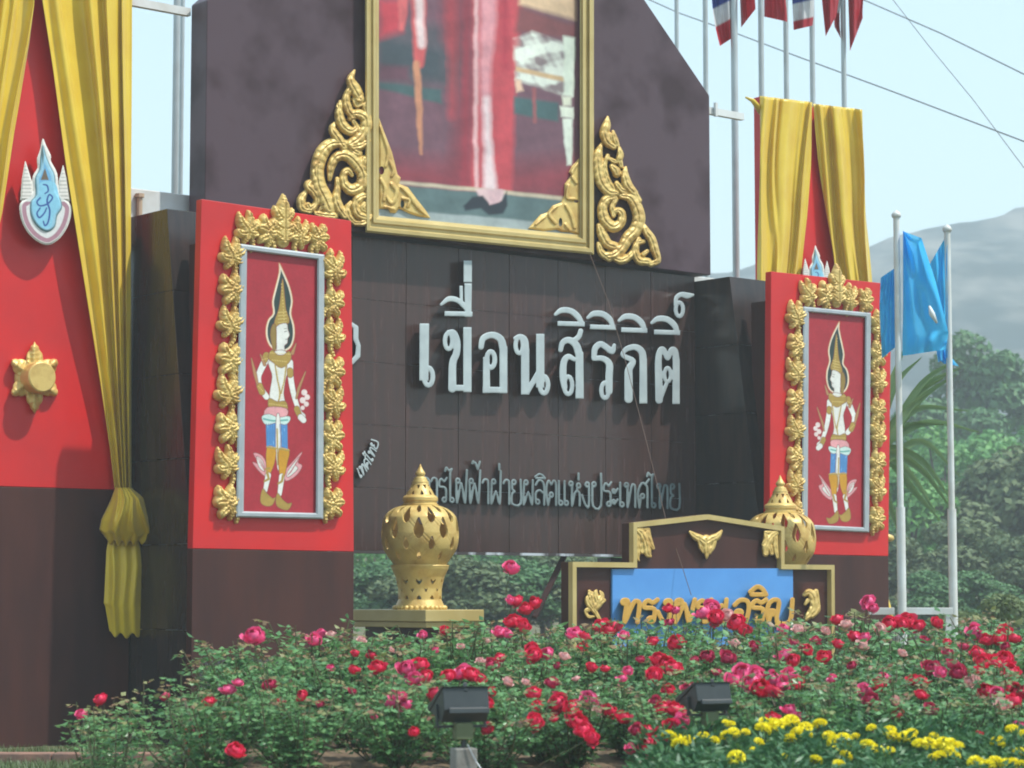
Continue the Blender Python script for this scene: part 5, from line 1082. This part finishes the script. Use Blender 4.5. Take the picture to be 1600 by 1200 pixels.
free_cloth([(360, 1411, 362, 1413), (430, 1411, 372, 1440), (480, 1411, 440, 1462), (530, 1410, 520, 1482), (556, 1410, 546, 1478)], 27.0, .14, 1, 'sky blue flag flying right from the pole beside the red pillar')
free_cloth([(362, 1482, 428, 1444), (420, 1481, 474, 1450), (470, 1481, 500, 1462), (530, 1481, 540, 1462), (558, 1481, 566, 1466)], 27.42, .12, 4, 'bright cyan flag flying left from the second short pole')
free_cloth([(416, 1402, 434, 1376), (470, 1402, 480, 1374), (540, 1402, 560, 1378)], 27.1, .08, 6, 'end of the sky blue flag showing left of the first short pole')
free_cloth([(548, 1484, 552, 1464), (560, 1488, 560, 1466), (572, 1498, 568, 1474)], 27.5, .04, 8, 'small blue flag corner crossing behind the second short pole')
mb = MB(); pp = on_y(np.array([1452., 1456., 1464.]), np.array([478., 490., 505.]), 26.85); mb.tube(pp, [.012, .035, .012], 8); tag(mb.build('flag_tassel', WHITE, smooth=True), 'small white mark hanging in front of the blue flag', 'mark')

# palm fronds behind the right pillar
pm = thing('palm', 'palm with long arching leaves right of the right red pillar', 'palm', (4.7, 32, 0), 0)
mb = MB(); pc = on_y(np.array(1345.), np.array(715.), 32.0); mb.tube([(pc[0], 32, 0), (pc[0] + .05, 32, pc[2])], [.16, .12], 10); mb.build('trunk', BARK, pm, smooth=True)
rp = np.random.RandomState(4)
blades = [((1375, 700), (1440, 600), (1500, 560)), ((1380, 690), (1440, 622), (1495, 585)), ((1380, 700), (1430, 640), (1512, 642)), ((1380, 690), (1420, 665), (1475, 663)), ((1380, 720), (1440, 690), (1500, 745)), ((1385, 705), (1440, 735), (1490, 800)), ((1385, 700), (1440, 720), (1492, 790)), ((1385, 715), (1430, 770), (1468, 812)), ((1390, 715), (1425, 745), (1462, 800)), ((1370, 720), (1390, 790), (1412, 850)), ((1370, 680), (1400, 600), (1440, 558)), ((1360, 680), (1395, 590), (1415, 540)), ((1378, 684), (1442, 606), (1502, 574)), ((1378, 690), (1430, 620), (1475, 590)), ((1380, 700), (1420, 640), (1450, 615)), ((1360, 700), (1340, 620), (1290, 560)), ((1350, 700), (1300, 700), (1240, 760)), ((1350, 690), (1330, 600), (1320, 520)), ((1385, 690), (1450, 660), (1530, 675))]
for k, (a, b, c) in enumerate(blades):
    Yb = 32 + rp.normal() * .35; root = np.array([pc[0], 32, pc[2]])
    A3, B3, C3 = [on_y(np.array(float(q[0])), np.array(float(q[1])), Yb) for q in (a, b, c)]
    pts_ = catmull([root, A3 * .999, B3, C3], 6); V = []; m_ = len(pts_)
    for i, p in enumerate(pts_):
        tt = i / (m_ - 1); wd = .050 * math.sin(PI * min(1, .15 + tt * .85)) + .004; tv = pts_[min(i + 1, m_ - 1)] - pts_[max(i - 1, 0)]; tv /= np.linalg.norm(tv) + 1e-9
        sd_ = np.cross(tv, np.array([.1, 1, .2])); sd_ /= np.linalg.norm(sd_); V += [p - sd_ * wd + [0, -.01, 0], p + [0, .02, -.01], p + sd_ * wd + [0, -.01, 0]]
    Fc = []
    for i in range(m_ - 1): Fc += [(3 * i, 3 * i + 1, 3 * i + 4, 3 * i + 3), (3 * i + 1, 3 * i + 2, 3 * i + 5, 3 * i + 4)]
    me = mesh_np('frond', np.array(V), [np.array(Fc)], True, None, [PALML]); link('frond', me, V[0], pm)

# ------------------------------------------------------------------ roses
def rose_foliage(seed, R_=.36, H=.62, nst=15):
    r = np.random.RandomState(seed); V = []; F4 = []; S = MB(); mi = []
    for k in range(nst):
        a = r.rand() * 6.28; ln = H * (.75 + .35 * r.rand()); out_ = R_ * (.25 + .9 * r.rand()); p0 = np.array([.05 * math.cos(a), .05 * math.sin(a), 0]); p3 = np.array([out_ * math.cos(a), out_ * math.sin(a), ln])
        pm_ = (p0 + p3) / 2 + np.array([math.cos(a), math.sin(a), -.2]) * .06 * r.normal(); pts = [p0, pm_, p3]
        S.tube(catmull(pts, 3), [.006] * 3 + [.005] * 3 + [.003], 5)
        nn_ = 15
        for j in range(nn_):
            t = .12 + .88 * (j + r.rand()) / nn_; q = p0 * (1 - t) ** 2 + 2 * pm_ * t * (1 - t) + p3 * t * t; a2 = r.rand() * 6.28
            rach = np.array([math.cos(a2), math.sin(a2), .2 + .3 * r.normal()]); rach /= np.linalg.norm(rach); L = .05 + .05 * r.rand(); side = np.cross(rach, [0, 0, 1]); side /= np.linalg.norm(side)
            young = 1 if (t > .9 and r.rand() < .4) else 0
            for (f_, sgn) in ((1.0, 0), (.75, 1), (.75, -1), (.4, 1), (.4, -1)):
                b = q + rach * L * f_ + side * sgn * .008; dr = rach * (1 if sgn == 0 else .45) + side * sgn * .9 + np.array([0, 0, -.25 + .3 * r.normal()]); dr /= np.linalg.norm(dr); l = (.040 + .016 * r.rand()) * (1.2 if sgn == 0 else 1); wv = np.cross(dr, [0, 0, 1.0]) + .35 * r.normal(size=3); wv -= dr * np.dot(wv, dr); wv /= np.linalg.norm(wv); w_ = l * .34; nv = np.cross(dr, wv)
                k0 = len(V); V += [b, b + dr * l * .5 + wv * w_ + nv * .006, b + dr * l, b + dr * l * .5 - wv * w_ + nv * .006]; F4.append((k0, k0 + 1, k0 + 2)); F4.append((k0, k0 + 2, k0 + 3)); mi += [young, young]
    me = mesh_np('foliage', np.array(V), [np.array(F4)], False, None, [ROSEL, ROSEL2], mi)
    st_ = bpy.data.meshes.new('stems'); st_.from_pydata(S.v, [], S.f); st_.materials.append(STEM); return me, st_
RF = [rose_foliage(100 + i, .42, .62, 17) for i in range(6)] + [rose_foliage(120 + i, .40, .70, 7) for i in range(2)]
def rose_bloom(seed, m, R_=.046):
    r = np.random.RandomState(seed); V = []; Fq = []
    for (n_, rr_, pt, ph, flare) in ((6, 1.0, 88, 0, .30), (6, .93, 66, .5, .16), (5, .80, 46, .2, .10), (4, .62, 30, .7, .05), (4, .42, 14, .1, .0)):
        for k in range(n_):
            a = 2 * PI * (k + ph) / n_ + .22 * r.normal(); pt_ = math.radians(pt + 8 * r.normal()); da = PI / n_ * 1.35; q = rr_ * R_ * (1 + .07 * r.normal()); k0 = len(V); dz = R_ * .10 * r.normal()
            for i in range(5):
                t = i / 4; ph_ = math.radians(135) + (pt_ - math.radians(135)) * t; rad_ = q * (1 + flare * t ** 4); ww = da * math.sin(PI * (.25 + .5 * t)) / max(.55, math.sin(ph_))
                for j in range(4):
                    s_ = (j - 1.5) / 1.5; aa = a + ww * s_; lip = 1 + .05 * r.normal() * t - .10 * t ** 3 * s_ * s_
                    V.append((rad_ * lip * math.sin(ph_) * math.cos(aa), rad_ * lip * math.sin(ph_) * math.sin(aa), rad_ * lip * math.cos(ph_) * .85 - .10 * q * s_ * s_ * t + dz * t))
            for i in range(4):
                for j in range(3): Fq.append((k0 + i * 4 + j, k0 + i * 4 + j + 1, k0 + (i + 1) * 4 + j + 1, k0 + (i + 1) * 4 + j))
    return mesh_np('bloom', np.array(V), [np.array(Fq)], True, None, [m])
BL = {'r': [rose_bloom(i, CRIM) for i in range(3)], 'p': [rose_bloom(10 + i, PINK) for i in range(3)], 'd': [rose_bloom(20 + i, DEEP) for i in range(2)], 'l': [rose_bloom(30 + i, PALE) for i in range(2)]}
outline = [(-100, 1120), (40, 1130), (80, 1085), (130, 1062), (165, 1085), (205, 1112), (240, 1095), (272, 1045), (300, 1060), (335, 1075), (370, 1000), (395, 985), (430, 1002), (520, 978), (600, 995), (690, 975), (760, 958), (850, 968), (950, 975), (1060, 968), (1180, 965), (1280, 960), (1350, 942), (1420, 968), (1500, 972), (1560, 965), (1700, 950)]
ox_, oy_ = [p[0] for p in outline], [p[1] for p in outline]
bushes = []; rows = [14.75, 15.55, 16.4, 17.3, 18.2, 19.15]
rr = random.Random(5)
rown = ['front', 'second', 'third', 'fourth', 'fifth', 'back']
marks = [(-1e9, 150, 'left of the tail of the long yellow curtain'), (150, 250, 'below the tail of the long yellow curtain'), (250, 400, 'below the left half of the left red pillar'), (400, 555, 'below the right half of the left red pillar'), (555, 680, 'below the left gold vase'), (680, 770, 'by the left floodlight'), (770, 890, 'between the left floodlight and the small sign'), (890, 960, 'below the left end of the small sign'), (960, 1060, 'below the left part of the blue board'), (1060, 1150, 'by the right floodlight'), (1150, 1240, 'below the right part of the blue board'), (1240, 1310, 'below the right end of the small sign'), (1310, 1395, 'below the right red pillar'), (1395, 1495, 'below the twin white poles'), (1495, 1570, 'right of the twin white poles'), (1570, 1e9, 'at the right edge of the bed')]
used_l = {}
for ri, Y in enumerate(rows):
    half = 880 / F * Y; x = -half
    while x < half:
        px = CX + F * x / Y + rr.uniform(-12, 12); yt = np.interp(px, ox_, oy_) + (rr.uniform(0, 30) if ri else rr.uniform(0, 20))
        xx = (px - CX) / F * Y; yy = Y + rr.uniform(-.2, .2); sz = soil_z(xx, yy)
        ytop = max(yt, (1085 - ri * 26 if px > 330 else 1060) + rr.uniform(-8, 12)); zt_ = HC - (ytop - 930) / F * yy; h = zt_ - sz
        x += .56
        if h < .26 or px < 70 or (px < 330 and ri in (0, 4, 5)): continue
        h = min(h, .86); lm = [m for a, b, m in marks if a <= px < b][0]; key = 'rose bush in the %s row %s' % (rown[ri], lm)
        bushes.append([xx, yy, sz, h, ri, px, key, []])
# blooms read off the photograph: x, y, radius, colour
BLM = '''395,993,13,p 405,995,9,p 356,1077,10,p 372,1066,7,p 326,1096,9,r 302,1147,13,r 305,1170,12,r 369,1172,12,r 157,1092,9,r 128,1115,8,p 257,1088,7,d 491,999,10,p 502,988,7,p 517,991,6,l 565,1000,6,l 555,1020,6,r 580,1023,7,r 590,1042,11,r 554,1046,8,r 516,1043,6,p 634,1044,11,p 657,1038,12,r 665,1058,10,r 647,1061,10,p 420,1070,9,d 471,1087,8,r 440,1095,6,r 622,1090,12,p 613,1098,10,p 634,1100,10,p 682,1083,13,r 692,1090,10,r 700,1056,10,r 722,1050,12,p 737,1053,12,r 752,1062,7,r 765,1082,8,r 762,1098,8,r 647,1143,7,r 762,1138,8,r 780,1028,9,r 769,1040,10,d 750,1033,6,l 794,1065,7,l 798,972,9,r 782,987,10,p 794,990,8,p 695,985,7,r 660,992,6,p 799,938,7,p 800,886,11,p 807,939,9,r 821,951,9,r 835,942,9,r 805,970,12,r 818,979,11,r 830,1014,9,r 834,1023,11,r 855,1021,9,p 882,1025,7,l 897,990,11,p 915,995,9,r 911,1011,7,r 940,978,12,r 950,984,11,r 960,979,11,r 975,992,7,p 1020,1001,8,r 1057,1003,11,r 1044,950,7,r 1056,953,6,p 1045,973,7,d 1098,957,11,p 1112,950,11,p 1119,965,11,r 1136,961,9,l 1150,972,12,r 1165,985,10,r 1104,1025,9,d 1137,1027,10,d 1147,1004,7,l 1180,1010,8,d 1031,1030,12,r 1022,1055,11,r 1052,1043,13,r 1041,1038,12,r 980,1048,7,p 972,1060,7,p 925,1042,8,r 946,1044,7,r 862,1066,9,d 834,1083,11,r 840,1103,8,r 837,1128,12,r 872,1098,13,r 892,1104,12,r 875,1085,8,d 904,1128,14,r 912,1140,12,r 925,1152,11,r 895,1116,11,r 921,1092,12,p 935,1111,8,l 952,1110,11,r 975,1120,11,r 866,1123,6,r 1035,1105,11,r 1055,1108,13,r 1065,1125,11,p 1047,1132,9,r 1025,1097,9,d 1045,1078,9,r 1075,1075,9,d 995,1140,9,d 1012,1142,12,r 1012,1162,12,r 1030,1157,10,r 985,1170,7,p 1016,1182,8,d 822,1066,6,l 1145,1062,12,p 1162,1050,13,p 1175,1065,13,p 1190,1075,13,r 1182,1055,12,p 1205,1062,13,p 1212,1080,12,r 1235,1055,13,p 1245,1068,11,r 1222,1072,10,p 1232,1108,9,p 1245,1118,7,p 1208,1120,9,r 1225,1023,12,p 1239,1032,9,r 1287,1026,10,r 1261,1015,8,r 1310,1005,8,r 1241,1005,8,d 1225,982,8,p 1247,983,8,l 1308,967,9,r 1322,975,8,l 1335,993,9,r 1350,995,8,p 1347,1008,9,l 1357,940,10,p 1364,950,7,p 1375,983,8,l 1390,974,11,r 1400,970,9,p 1410,975,9,r 1420,970,12,r 1435,978,9,r 1465,973,8,r 1480,1003,6,r 1522,985,10,p 1527,993,8,p 1542,999,9,r 1560,998,10,r 1572,987,10,r 1585,997,9,r 1529,1020,12,r 1536,1034,11,r 1531,1047,8,r 1550,1033,11,r 1570,1030,12,r 1580,1050,12,r 1575,1043,11,r 1455,1043,11,d 1470,1050,8,p 1490,1038,10,d 1497,1050,11,d 1382,1060,10,p 1372,1070,10,r 1352,1078,10,p 1361,1092,11,d 1427,1062,9,r 1442,1064,9,r 1440,1085,9,r 1515,1065,7,l 1525,1062,7,l 1539,1078,10,r 1559,1083,9,p 1567,1100,10,l 1577,1075,12,r 1592,1080,13,r 1585,1095,12,r 1455,1108,9,d 1400,1095,7,l 1402,1115,8,r 1527,1150,8,r 1534,1160,10,r 1592,1133,8,p 1260,1048,7,d 1300,1060,6,p 1330,1040,6,d 1410,1020,6,l 1505,1010,7,d 1275,1000,7,d 1290,985,6,l 720,1010,5,l 612,1015,5,l 680,1015,5,p 550,1080,5,d 500,1100,5,d 585,1120,5,p 900,1060,5,l 760,1000,5,l 870,1040,5,d 1000,1030,6,d 1085,1030,6,d 1120,1050,6,d 1480,1020,7,d 1445,1000,6,d 1570,1010,6,d'''
def spend(px, py):   # depth of the canopy that shows at this pixel
    return float(np.interp(py, [940, 985, 1060, 1110, 1150, 1185], [19.0, 18.4, 15.9, 14.9, 14.35, 14.2]))
for tok in BLM.split():
    a, b, c, k = tok.split(','); a, b, c = float(a), float(b), float(c); Y = spend(a, b) - .12
    Y = 16.6 if a < 320 else min(Y, 15.2) if a < 420 else Y
    P = on_y(np.array(a), np.array(b), Y); best = min(bushes, key=lambda u_: (u_[0] - P[0]) ** 2 + (u_[1] - P[1]) ** 2); best[7].append((P, c * Y / F, k))
dup_count = {}
for B_ in bushes: dup_count.setdefault(B_[6], []).append(B_)
cname = {'r': 'crimson', 'p': 'pink', 'd': 'dark red', 'l': 'pale pink'}
for key, L in dup_count.items():
    L.sort(key=lambda q: q[5])
    for i, B_ in enumerate(L):
        ks = [q[2] for q in B_[7]]; cc = cname[max(set(ks), key=ks.count)] + ' blooms' if ks else 'no open blooms'
        pre = '' if len(L) == 1 else ['left ', 'right '][i] if len(L) == 2 else ['left ', 'middle ', 'right ', 'far right ', 'farthest '][min(i, 4)]
        B_[6] = pre + key + ', ' + cc if len((pre + key + cc).split()) <= 15 else pre + key
for (xx, yy, sz, h, ri, px, key, blooms) in bushes:
    t = thing('rose_bush', key, 'rose bush', (xx, yy, sz), 0, 'rose bushes in the flower bed'); k = rr.randrange(6) if px > 330 else 6 + rr.randrange(2)
    for nm, me in (('foliage', RF[k][0]), ('stems', RF[k][1])):
        o = bpy.data.objects.new(nm, me); col.objects.link(o); o.parent = t; o.rotation_euler = (0, 0, rr.random() * 6.28 if nm == 'foliage' else 0); s_ = h / .62; o.scale = (max(s_, .9) * 1.05, max(s_, .9) * 1.05, s_)
    t.children[1].rotation_euler = t.children[0].rotation_euler
    sp = MB()
    for P, rad_, kc in blooms:
        o = bpy.data.objects.new('bloom', rr.choice(BL[kc])); col.objects.link(o); o.parent = t; o.location = (P[0] - xx, P[1] - yy, P[2] - sz); s_ = rad_ / .046 * 1.12; o.scale = (s_, s_, s_ * rr.uniform(.9, 1.15))
        o.rotation_euler = (rr.uniform(.2, 1.1), rr.uniform(-.4, .4), rr.uniform(-.6, .6))
        q = Vector([float(c) for c in P]); b0 = Vector((xx + (q.x - xx) * .5, yy + (q.y - yy) * .5, max(sz + .1, q.z - .35))); sp = MB(); sp.tube([b0, (b0 + q) / 2 + Vector((rr.uniform(-.02, .02), 0, 0)), q], [.004, .0035, .003], 5); sp.build('flower_stem', STEM, t)

# the tall shoot with a pink rose left of the small sign
# ------------------------------------------------------------------ marigolds
def mari_foliage(seed):
    r = np.random.RandomState(seed); V = []; Fq = []
    for i in range(420):
        a = r.rand() * 6.28; q = .17 * r.rand() ** .5; z = .30 * r.rand() ** .6 * (1 - .4 * (q / .17) ** 2); b = np.array([q * math.cos(a), q * math.sin(a), z]); d = np.array([math.cos(a), math.sin(a), .6]) + r.normal(size=3) * .6; d /= np.linalg.norm(d); l = .045 + .03 * r.rand(); wv = np.cross(d, r.normal(size=3)); wv /= np.linalg.norm(wv); k0 = len(V)
        V += [b, b + d * l * .5 + wv * .009, b + d * l, b + d * l * .5 - wv * .009]; Fq.append((k0, k0 + 1, k0 + 2, k0 + 3))
    return mesh_np('foliage', np.array(V), [np.array(Fq)], False, None, [MARIL])
def mari_bloom(seed):
    r = np.random.RandomState(seed); V = []; Fq = []
    for i in range(110):
        ph = r.rand() * 6.28; el = math.acos(1 - 1.25 * (i + .5) / 110); n_ = np.array([math.sin(el) * math.cos(ph), math.sin(el) * math.sin(ph), math.cos(el)]); c = n_ * .9; a = np.cross(n_, r.normal(size=3)); a /= np.linalg.norm(a); b = np.cross(n_, a); s_ = .22; k0 = len(V)
        lean = n_ * .35; V += [c * .75 - a * s_ * .5, c * .75 + a * s_ * .5, c + b * s_ + a * s_ + lean * .3, c + b * s_ - a * s_ + lean * .3]; Fq.append((k0, k0 + 1, k0 + 2, k0 + 3))
    return mesh_np('bloom', np.array(V) * np.array([1, 1, .75]), [np.array(Fq)], False, None, [YEL])
MF = [mari_foliage(i) for i in range(4)]; MBm = [mari_bloom(i) for i in range(3)]
MAR = '''1044,1149,7 1056,1153,7 1062,1163,9 1075,1158,8 1099,1151,7 1116,1157,6 1135,1149,7 1147,1145,7 1165,1144,5 1135,1130,5 1142,1132,5 1192,1140,9 1194,1128,6 1150,1185,10 1186,1160,6 1176,1172,4 1206,1133,9 1216,1135,9 1224,1130,7 1236,1127,9 1247,1146,9 1256,1147,9 1258,1138,8 1235,1154,7 1281,1132,8 1295,1150,7 1300,1157,8 1320,1156,9 1389,1143,8 1396,1151,7 1417,1153,10 1424,1146,7 1356,1166,9 1370,1173,8 1389,1175,7 1362,1138,6 1322,1181,7 1275,1188,7 1311,1195,7 1435,1162,7 1451,1163,9 1472,1162,9 1482,1165,10 1494,1169,9 1467,1182,8 1457,1184,5 1485,1176,7 1492,1181,6 1559,1159,8 1566,1165,5 1582,1141,8 1599,1147,6 1594,1177,8 1524,1191,9 1542,1197,9 1557,1192,9 1571,1193,7 1582,1192,7 1594,1195,6 1459,1150,5 1337,1151,5 1226,1182,4 1305,1170,4 604,1074,5'''
mp_ = []
for Y, ytop, x0 in ((14.15, 1132, 1035), (13.75, 1152, 1070), (13.35, 1172, 1040), (12.95, 1195, 1020)):
    px = x0
    while px < 1680:
        xx = (px - CX) / F * Y; z = HC - (ytop + rr.uniform(-6, 8) - 930) / F * Y; mp_.append([xx, Y + rr.uniform(-.1, .1), z, px, []]); px += rr.uniform(48, 62)
for tok in MAR.split():
    a, b, c = [float(v) for v in tok.split(',')]
    if a < 1000: continue
    Y = float(np.interp(b, [1125, 1150, 1175, 1200], [14.15, 13.85, 13.45, 13.05])); P = on_y(np.array(a), np.array(b), Y); best = min(mp_, key=lambda q: (q[0] - P[0]) ** 2 + 2 * (q[1] - P[1]) ** 2); best[4].append((P, c * Y / F))
def mari_label(yy, px, n_):
    row = ['back', 'third', 'second', 'front'][int(np.argmin([abs(yy - v) for v in (14.15, 13.75, 13.35, 12.95)]))]
    lm = [m for a, b, m in marks if a <= px < b][0].replace('by the right floodlight', 'below the right floodlight').replace('part of the ', 'part of ').replace('at the right edge of the bed', 'at the right edge')
    return 'marigold plant in the %s row %s' % (row, lm), ['no bloom', 'one bloom', 'two blooms', 'three blooms', 'four blooms', 'many blooms'][min(n_, 5)]
mcount = {}
for q in sorted(mp_, key=lambda q: q[3]): mcount.setdefault(mari_label(q[1], q[3], 0)[0], []).append(id(q))
for q in sorted(mp_, key=lambda q: (-q[1], q[0])):
    xx, yy, z, px, bl = q; base_l, bln = mari_label(yy, px, len(bl)); L = mcount[base_l]; pre = '' if len(L) == 1 else (['left ', 'right '] if len(L) == 2 else ['left ', 'middle ', 'right ', 'far right '])[min(L.index(id(q)), 3)]
    g = float(ground_h(np.array([xx]), np.array([yy]))[0]); lb = pre + base_l + ', ' + bln
    if len(lb.split()) > 16: lb = pre + base_l
    t = thing('marigold_plant', lb, 'marigold', (xx, yy, g), 0, 'yellow marigolds at the front of the bed')
    o = bpy.data.objects.new('foliage', rr.choice(MF)); col.objects.link(o); o.parent = t; h = max(.2, z - g); o.scale = (1.25, 1.25, h / .27); o.rotation_euler = (0, 0, rr.random() * 6)
    sp = MB()
    for P, rad_ in bl:
        o = bpy.data.objects.new('bloom', rr.choice(MBm)); col.objects.link(o); o.parent = t; o.location = (P[0] - xx, P[1] - yy, P[2] - g); s_ = rad_ * 1.5; o.scale = (s_, s_, s_); o.rotation_euler = (rr.uniform(.1, .6), rr.uniform(-.2, .2), rr.random() * 6)
        sp = MB(); sp.tube([(xx, yy, g + .03), ((xx + P[0]) / 2, (yy + P[1]) / 2, (g + P[2]) / 2 + .03), P], [.004, .004, .003], 5); sp.build('flower_stem', STEM, t)

# grass and leaf litter along the bed front (nobody could count it)
r = np.random.RandomState(9); n = 9000; Xg = r.rand(n) * 9.5 - 5; Yg = 13.2 + r.rand(n) ** .8 * 1.6; keep = r.rand(n) < .22 + .5 * (np.sin(Xg * 3) > .2); Xg, Yg = Xg[keep], Yg[keep]; n = len(Xg)
Zg = ground_h(Xg, Yg) + .02; a = r.rand(n) * 6.28; l = .02 + .045 * r.rand(n); b = np.stack([Xg, Yg, Zg], -1); d = np.stack([np.cos(a) * .5, np.sin(a) * .5, .6 + .5 * r.rand(n)], -1) * l[:, None]; sd_ = np.stack([-np.sin(a), np.cos(a), 0 * a], -1) * .006
V = np.stack([b - sd_, b + sd_, b + d + sd_ * .2, b + d - sd_ * .2], 1).reshape(-1, 3)
tag(link('weeds', mesh_np('weeds', V, [np.arange(4 * n).reshape(-1, 4)], False, None, [leafmat('weed_and_litter', (.14, .09, .04), (.10, .17, .05))]), (0, 14, .3)), 'short weeds and leaf litter on the soil under the roses', 'weeds', kind='stuff')
n = 26000; Xg = -7 + r.rand(n) * 7; Yg = 19.2 + r.rand(n) * 3.4; Zg = ground_h(Xg, Yg); a = r.rand(n) * 6.28; l = .04 + .08 * r.rand(n); b = np.stack([Xg, Yg, Zg], -1); d = np.stack([np.cos(a) * .5, np.sin(a) * .5, .9 + 0 * a], -1) * l[:, None]; sd_ = np.stack([-np.sin(a), np.cos(a), 0 * a], -1) * .006
V = np.stack([b - sd_, b + sd_, b + d + sd_ * .2, b + d - sd_ * .2], 1).reshape(-1, 3)
tag(link('lawn_grass', mesh_np('lawn_grass', V, [np.arange(4 * n).reshape(-1, 4)], False, None, [leafmat('lawn_blade', (.05, .10, .025), (.13, .19, .06))]), (-3, 20, 0)), 'thin grass in front of the brown wall base', 'grass', kind='stuff')

# ------------------------------------------------------------------ floodlights
def floodlight(px, py, Y, yaw, label, post=True, s=1.0):
    """px,py: centre of the top rim"""
    p = on_y(np.array(float(px)), np.array(float(py)), Y); zt_ = float(p[2]); t = thing('floodlight', label, 'floodlight', (p[0], Y, zt_ - .24 * s), yaw, 'black garden floodlights')
    w_ = .135 * s
    def pr(prof, x0, x1, name, m, bev=.004):
        mb = MB(); a = [(x0, y * s, z * s) for y, z in prof]; b = [(x1, y * s, z * s) for y, z in prof]; k = len(a)
        mb.v = a + b; mb.f = [tuple(range(k))[::-1], tuple(range(k, 2 * k))] + [(i, (i + 1) % k, (i + 1) % k + k, i + k) for i in range(k)]; mb.m = [0] * len(mb.f)
        me = bpy.data.meshes.new(name); me.from_pydata(mb.v, [], mb.f); me.materials.append(m); o = bpy.data.objects.new(name, me); col.objects.link(o); o.parent = t
        if bev: bb = o.modifiers.new('bevel', 'BEVEL'); bb.width = bev; bb.segments = 2
        return o
    pr([(0.0, .225), (-.035, .095), (.02, .02), (.26, .075), (.27, .10)], -w_, w_, 'housing', FLOOD)
    pr([(-.018, .225), (.03, .222), (.29, .10), (.285, .078), (.26, .072), (.0, .212)], -w_ - .006, w_ + .006, 'glass_rim', FLOOD)
    pr([(-.05, .105), (-.036, .108), (-.025, .072), (-.058, .074)], -w_ * .82, w_ * .95, 'cooling_lip', FLOOD)
    pr([(-.006, .19), (-.012, .20), (.0, .245), (.012, .245)], -.012, .012, 'latch', FLOOD, .002)
    for sgn in (-1, 1): pr([(.06, .0), (.10, .0), (.12, .12), (.09, .12)], sgn * (w_ + .008) - .004, sgn * (w_ + .008) + .004, 'bracket_arm', FLOOD, 0)
    pr([(.05, -.012), (.11, -.012), (.11, .002), (.05, .002)], -w_ - .012, w_ + .012, 'bracket_base', FLOOD, 0)
    pr([(-.01, -.075), (.07, -.075), (.07, .022), (-.01, .018)], -.055 * s, .045 * s, 'junction_box', mat('junction_box_green', (.12, .15, .07), .5), .003)
    if post:
        g = float(ground_h(np.array([p[0]]), np.array([float(Y)]))[0]); hh = (zt_ - .24 * s - .085) - g
        o = pr([(-.03, -.085 / s - hh / s), (.09, -.085 / s - hh / s), (.09, -.125), (-.03, -.125)], -.065, .065, 'post', CONC, .008); 
        pr([(.02, -.125), (.04, -.125), (.04, -.06), (.02, -.06)], -.012, .012, 'stake', FLOOD, 0)
        mb = MB(); mb.tube([(.0, -.04, -.10), (.05, -.05, -.20), (.10, -.09, -.28), (.17, -.08, -.36), (.22, -.06, -.42)], .004, 6); me = bpy.data.meshes.new('cable'); me.from_pydata(mb.v, [], mb.f); me.materials.append(SILV); o = bpy.data.objects.new('cable', me); col.objects.link(o); o.parent = t
    else: pr([(.02, -.5), (.05, -.5), (.05, .0), (.02, .0)], -.02, .02, 'stake', FLOOD, 0)
    return t
floodlight(727, 1068, 13.55, .32, 'black floodlight on a concrete post in front of the roses')
floodlight(1113, 1062, 14.25, .42, 'black floodlight half hidden between red roses and marigolds', post=False, s=.86)
mb = MB(); 
for i, (px, py, h) in enumerate(((288, 1190, .17),)):
    p = on_y(np.array(float(px)), np.array(float(py)), 17.2); mb = MB(); g = soil_z(p[0], 17.2); mb.box((p[0] - .045, 17.16, g - .02), (p[0] + .045, 17.24, float(p[2]) + h)); tag(mb.build('marker_stone', CONC, bevel=.01), ['small grey marker stone behind two red roses at left', 'tiny pale marker peg at the left end of the bed'][i], 'marker')
print('objects', len(bpy.data.objects))
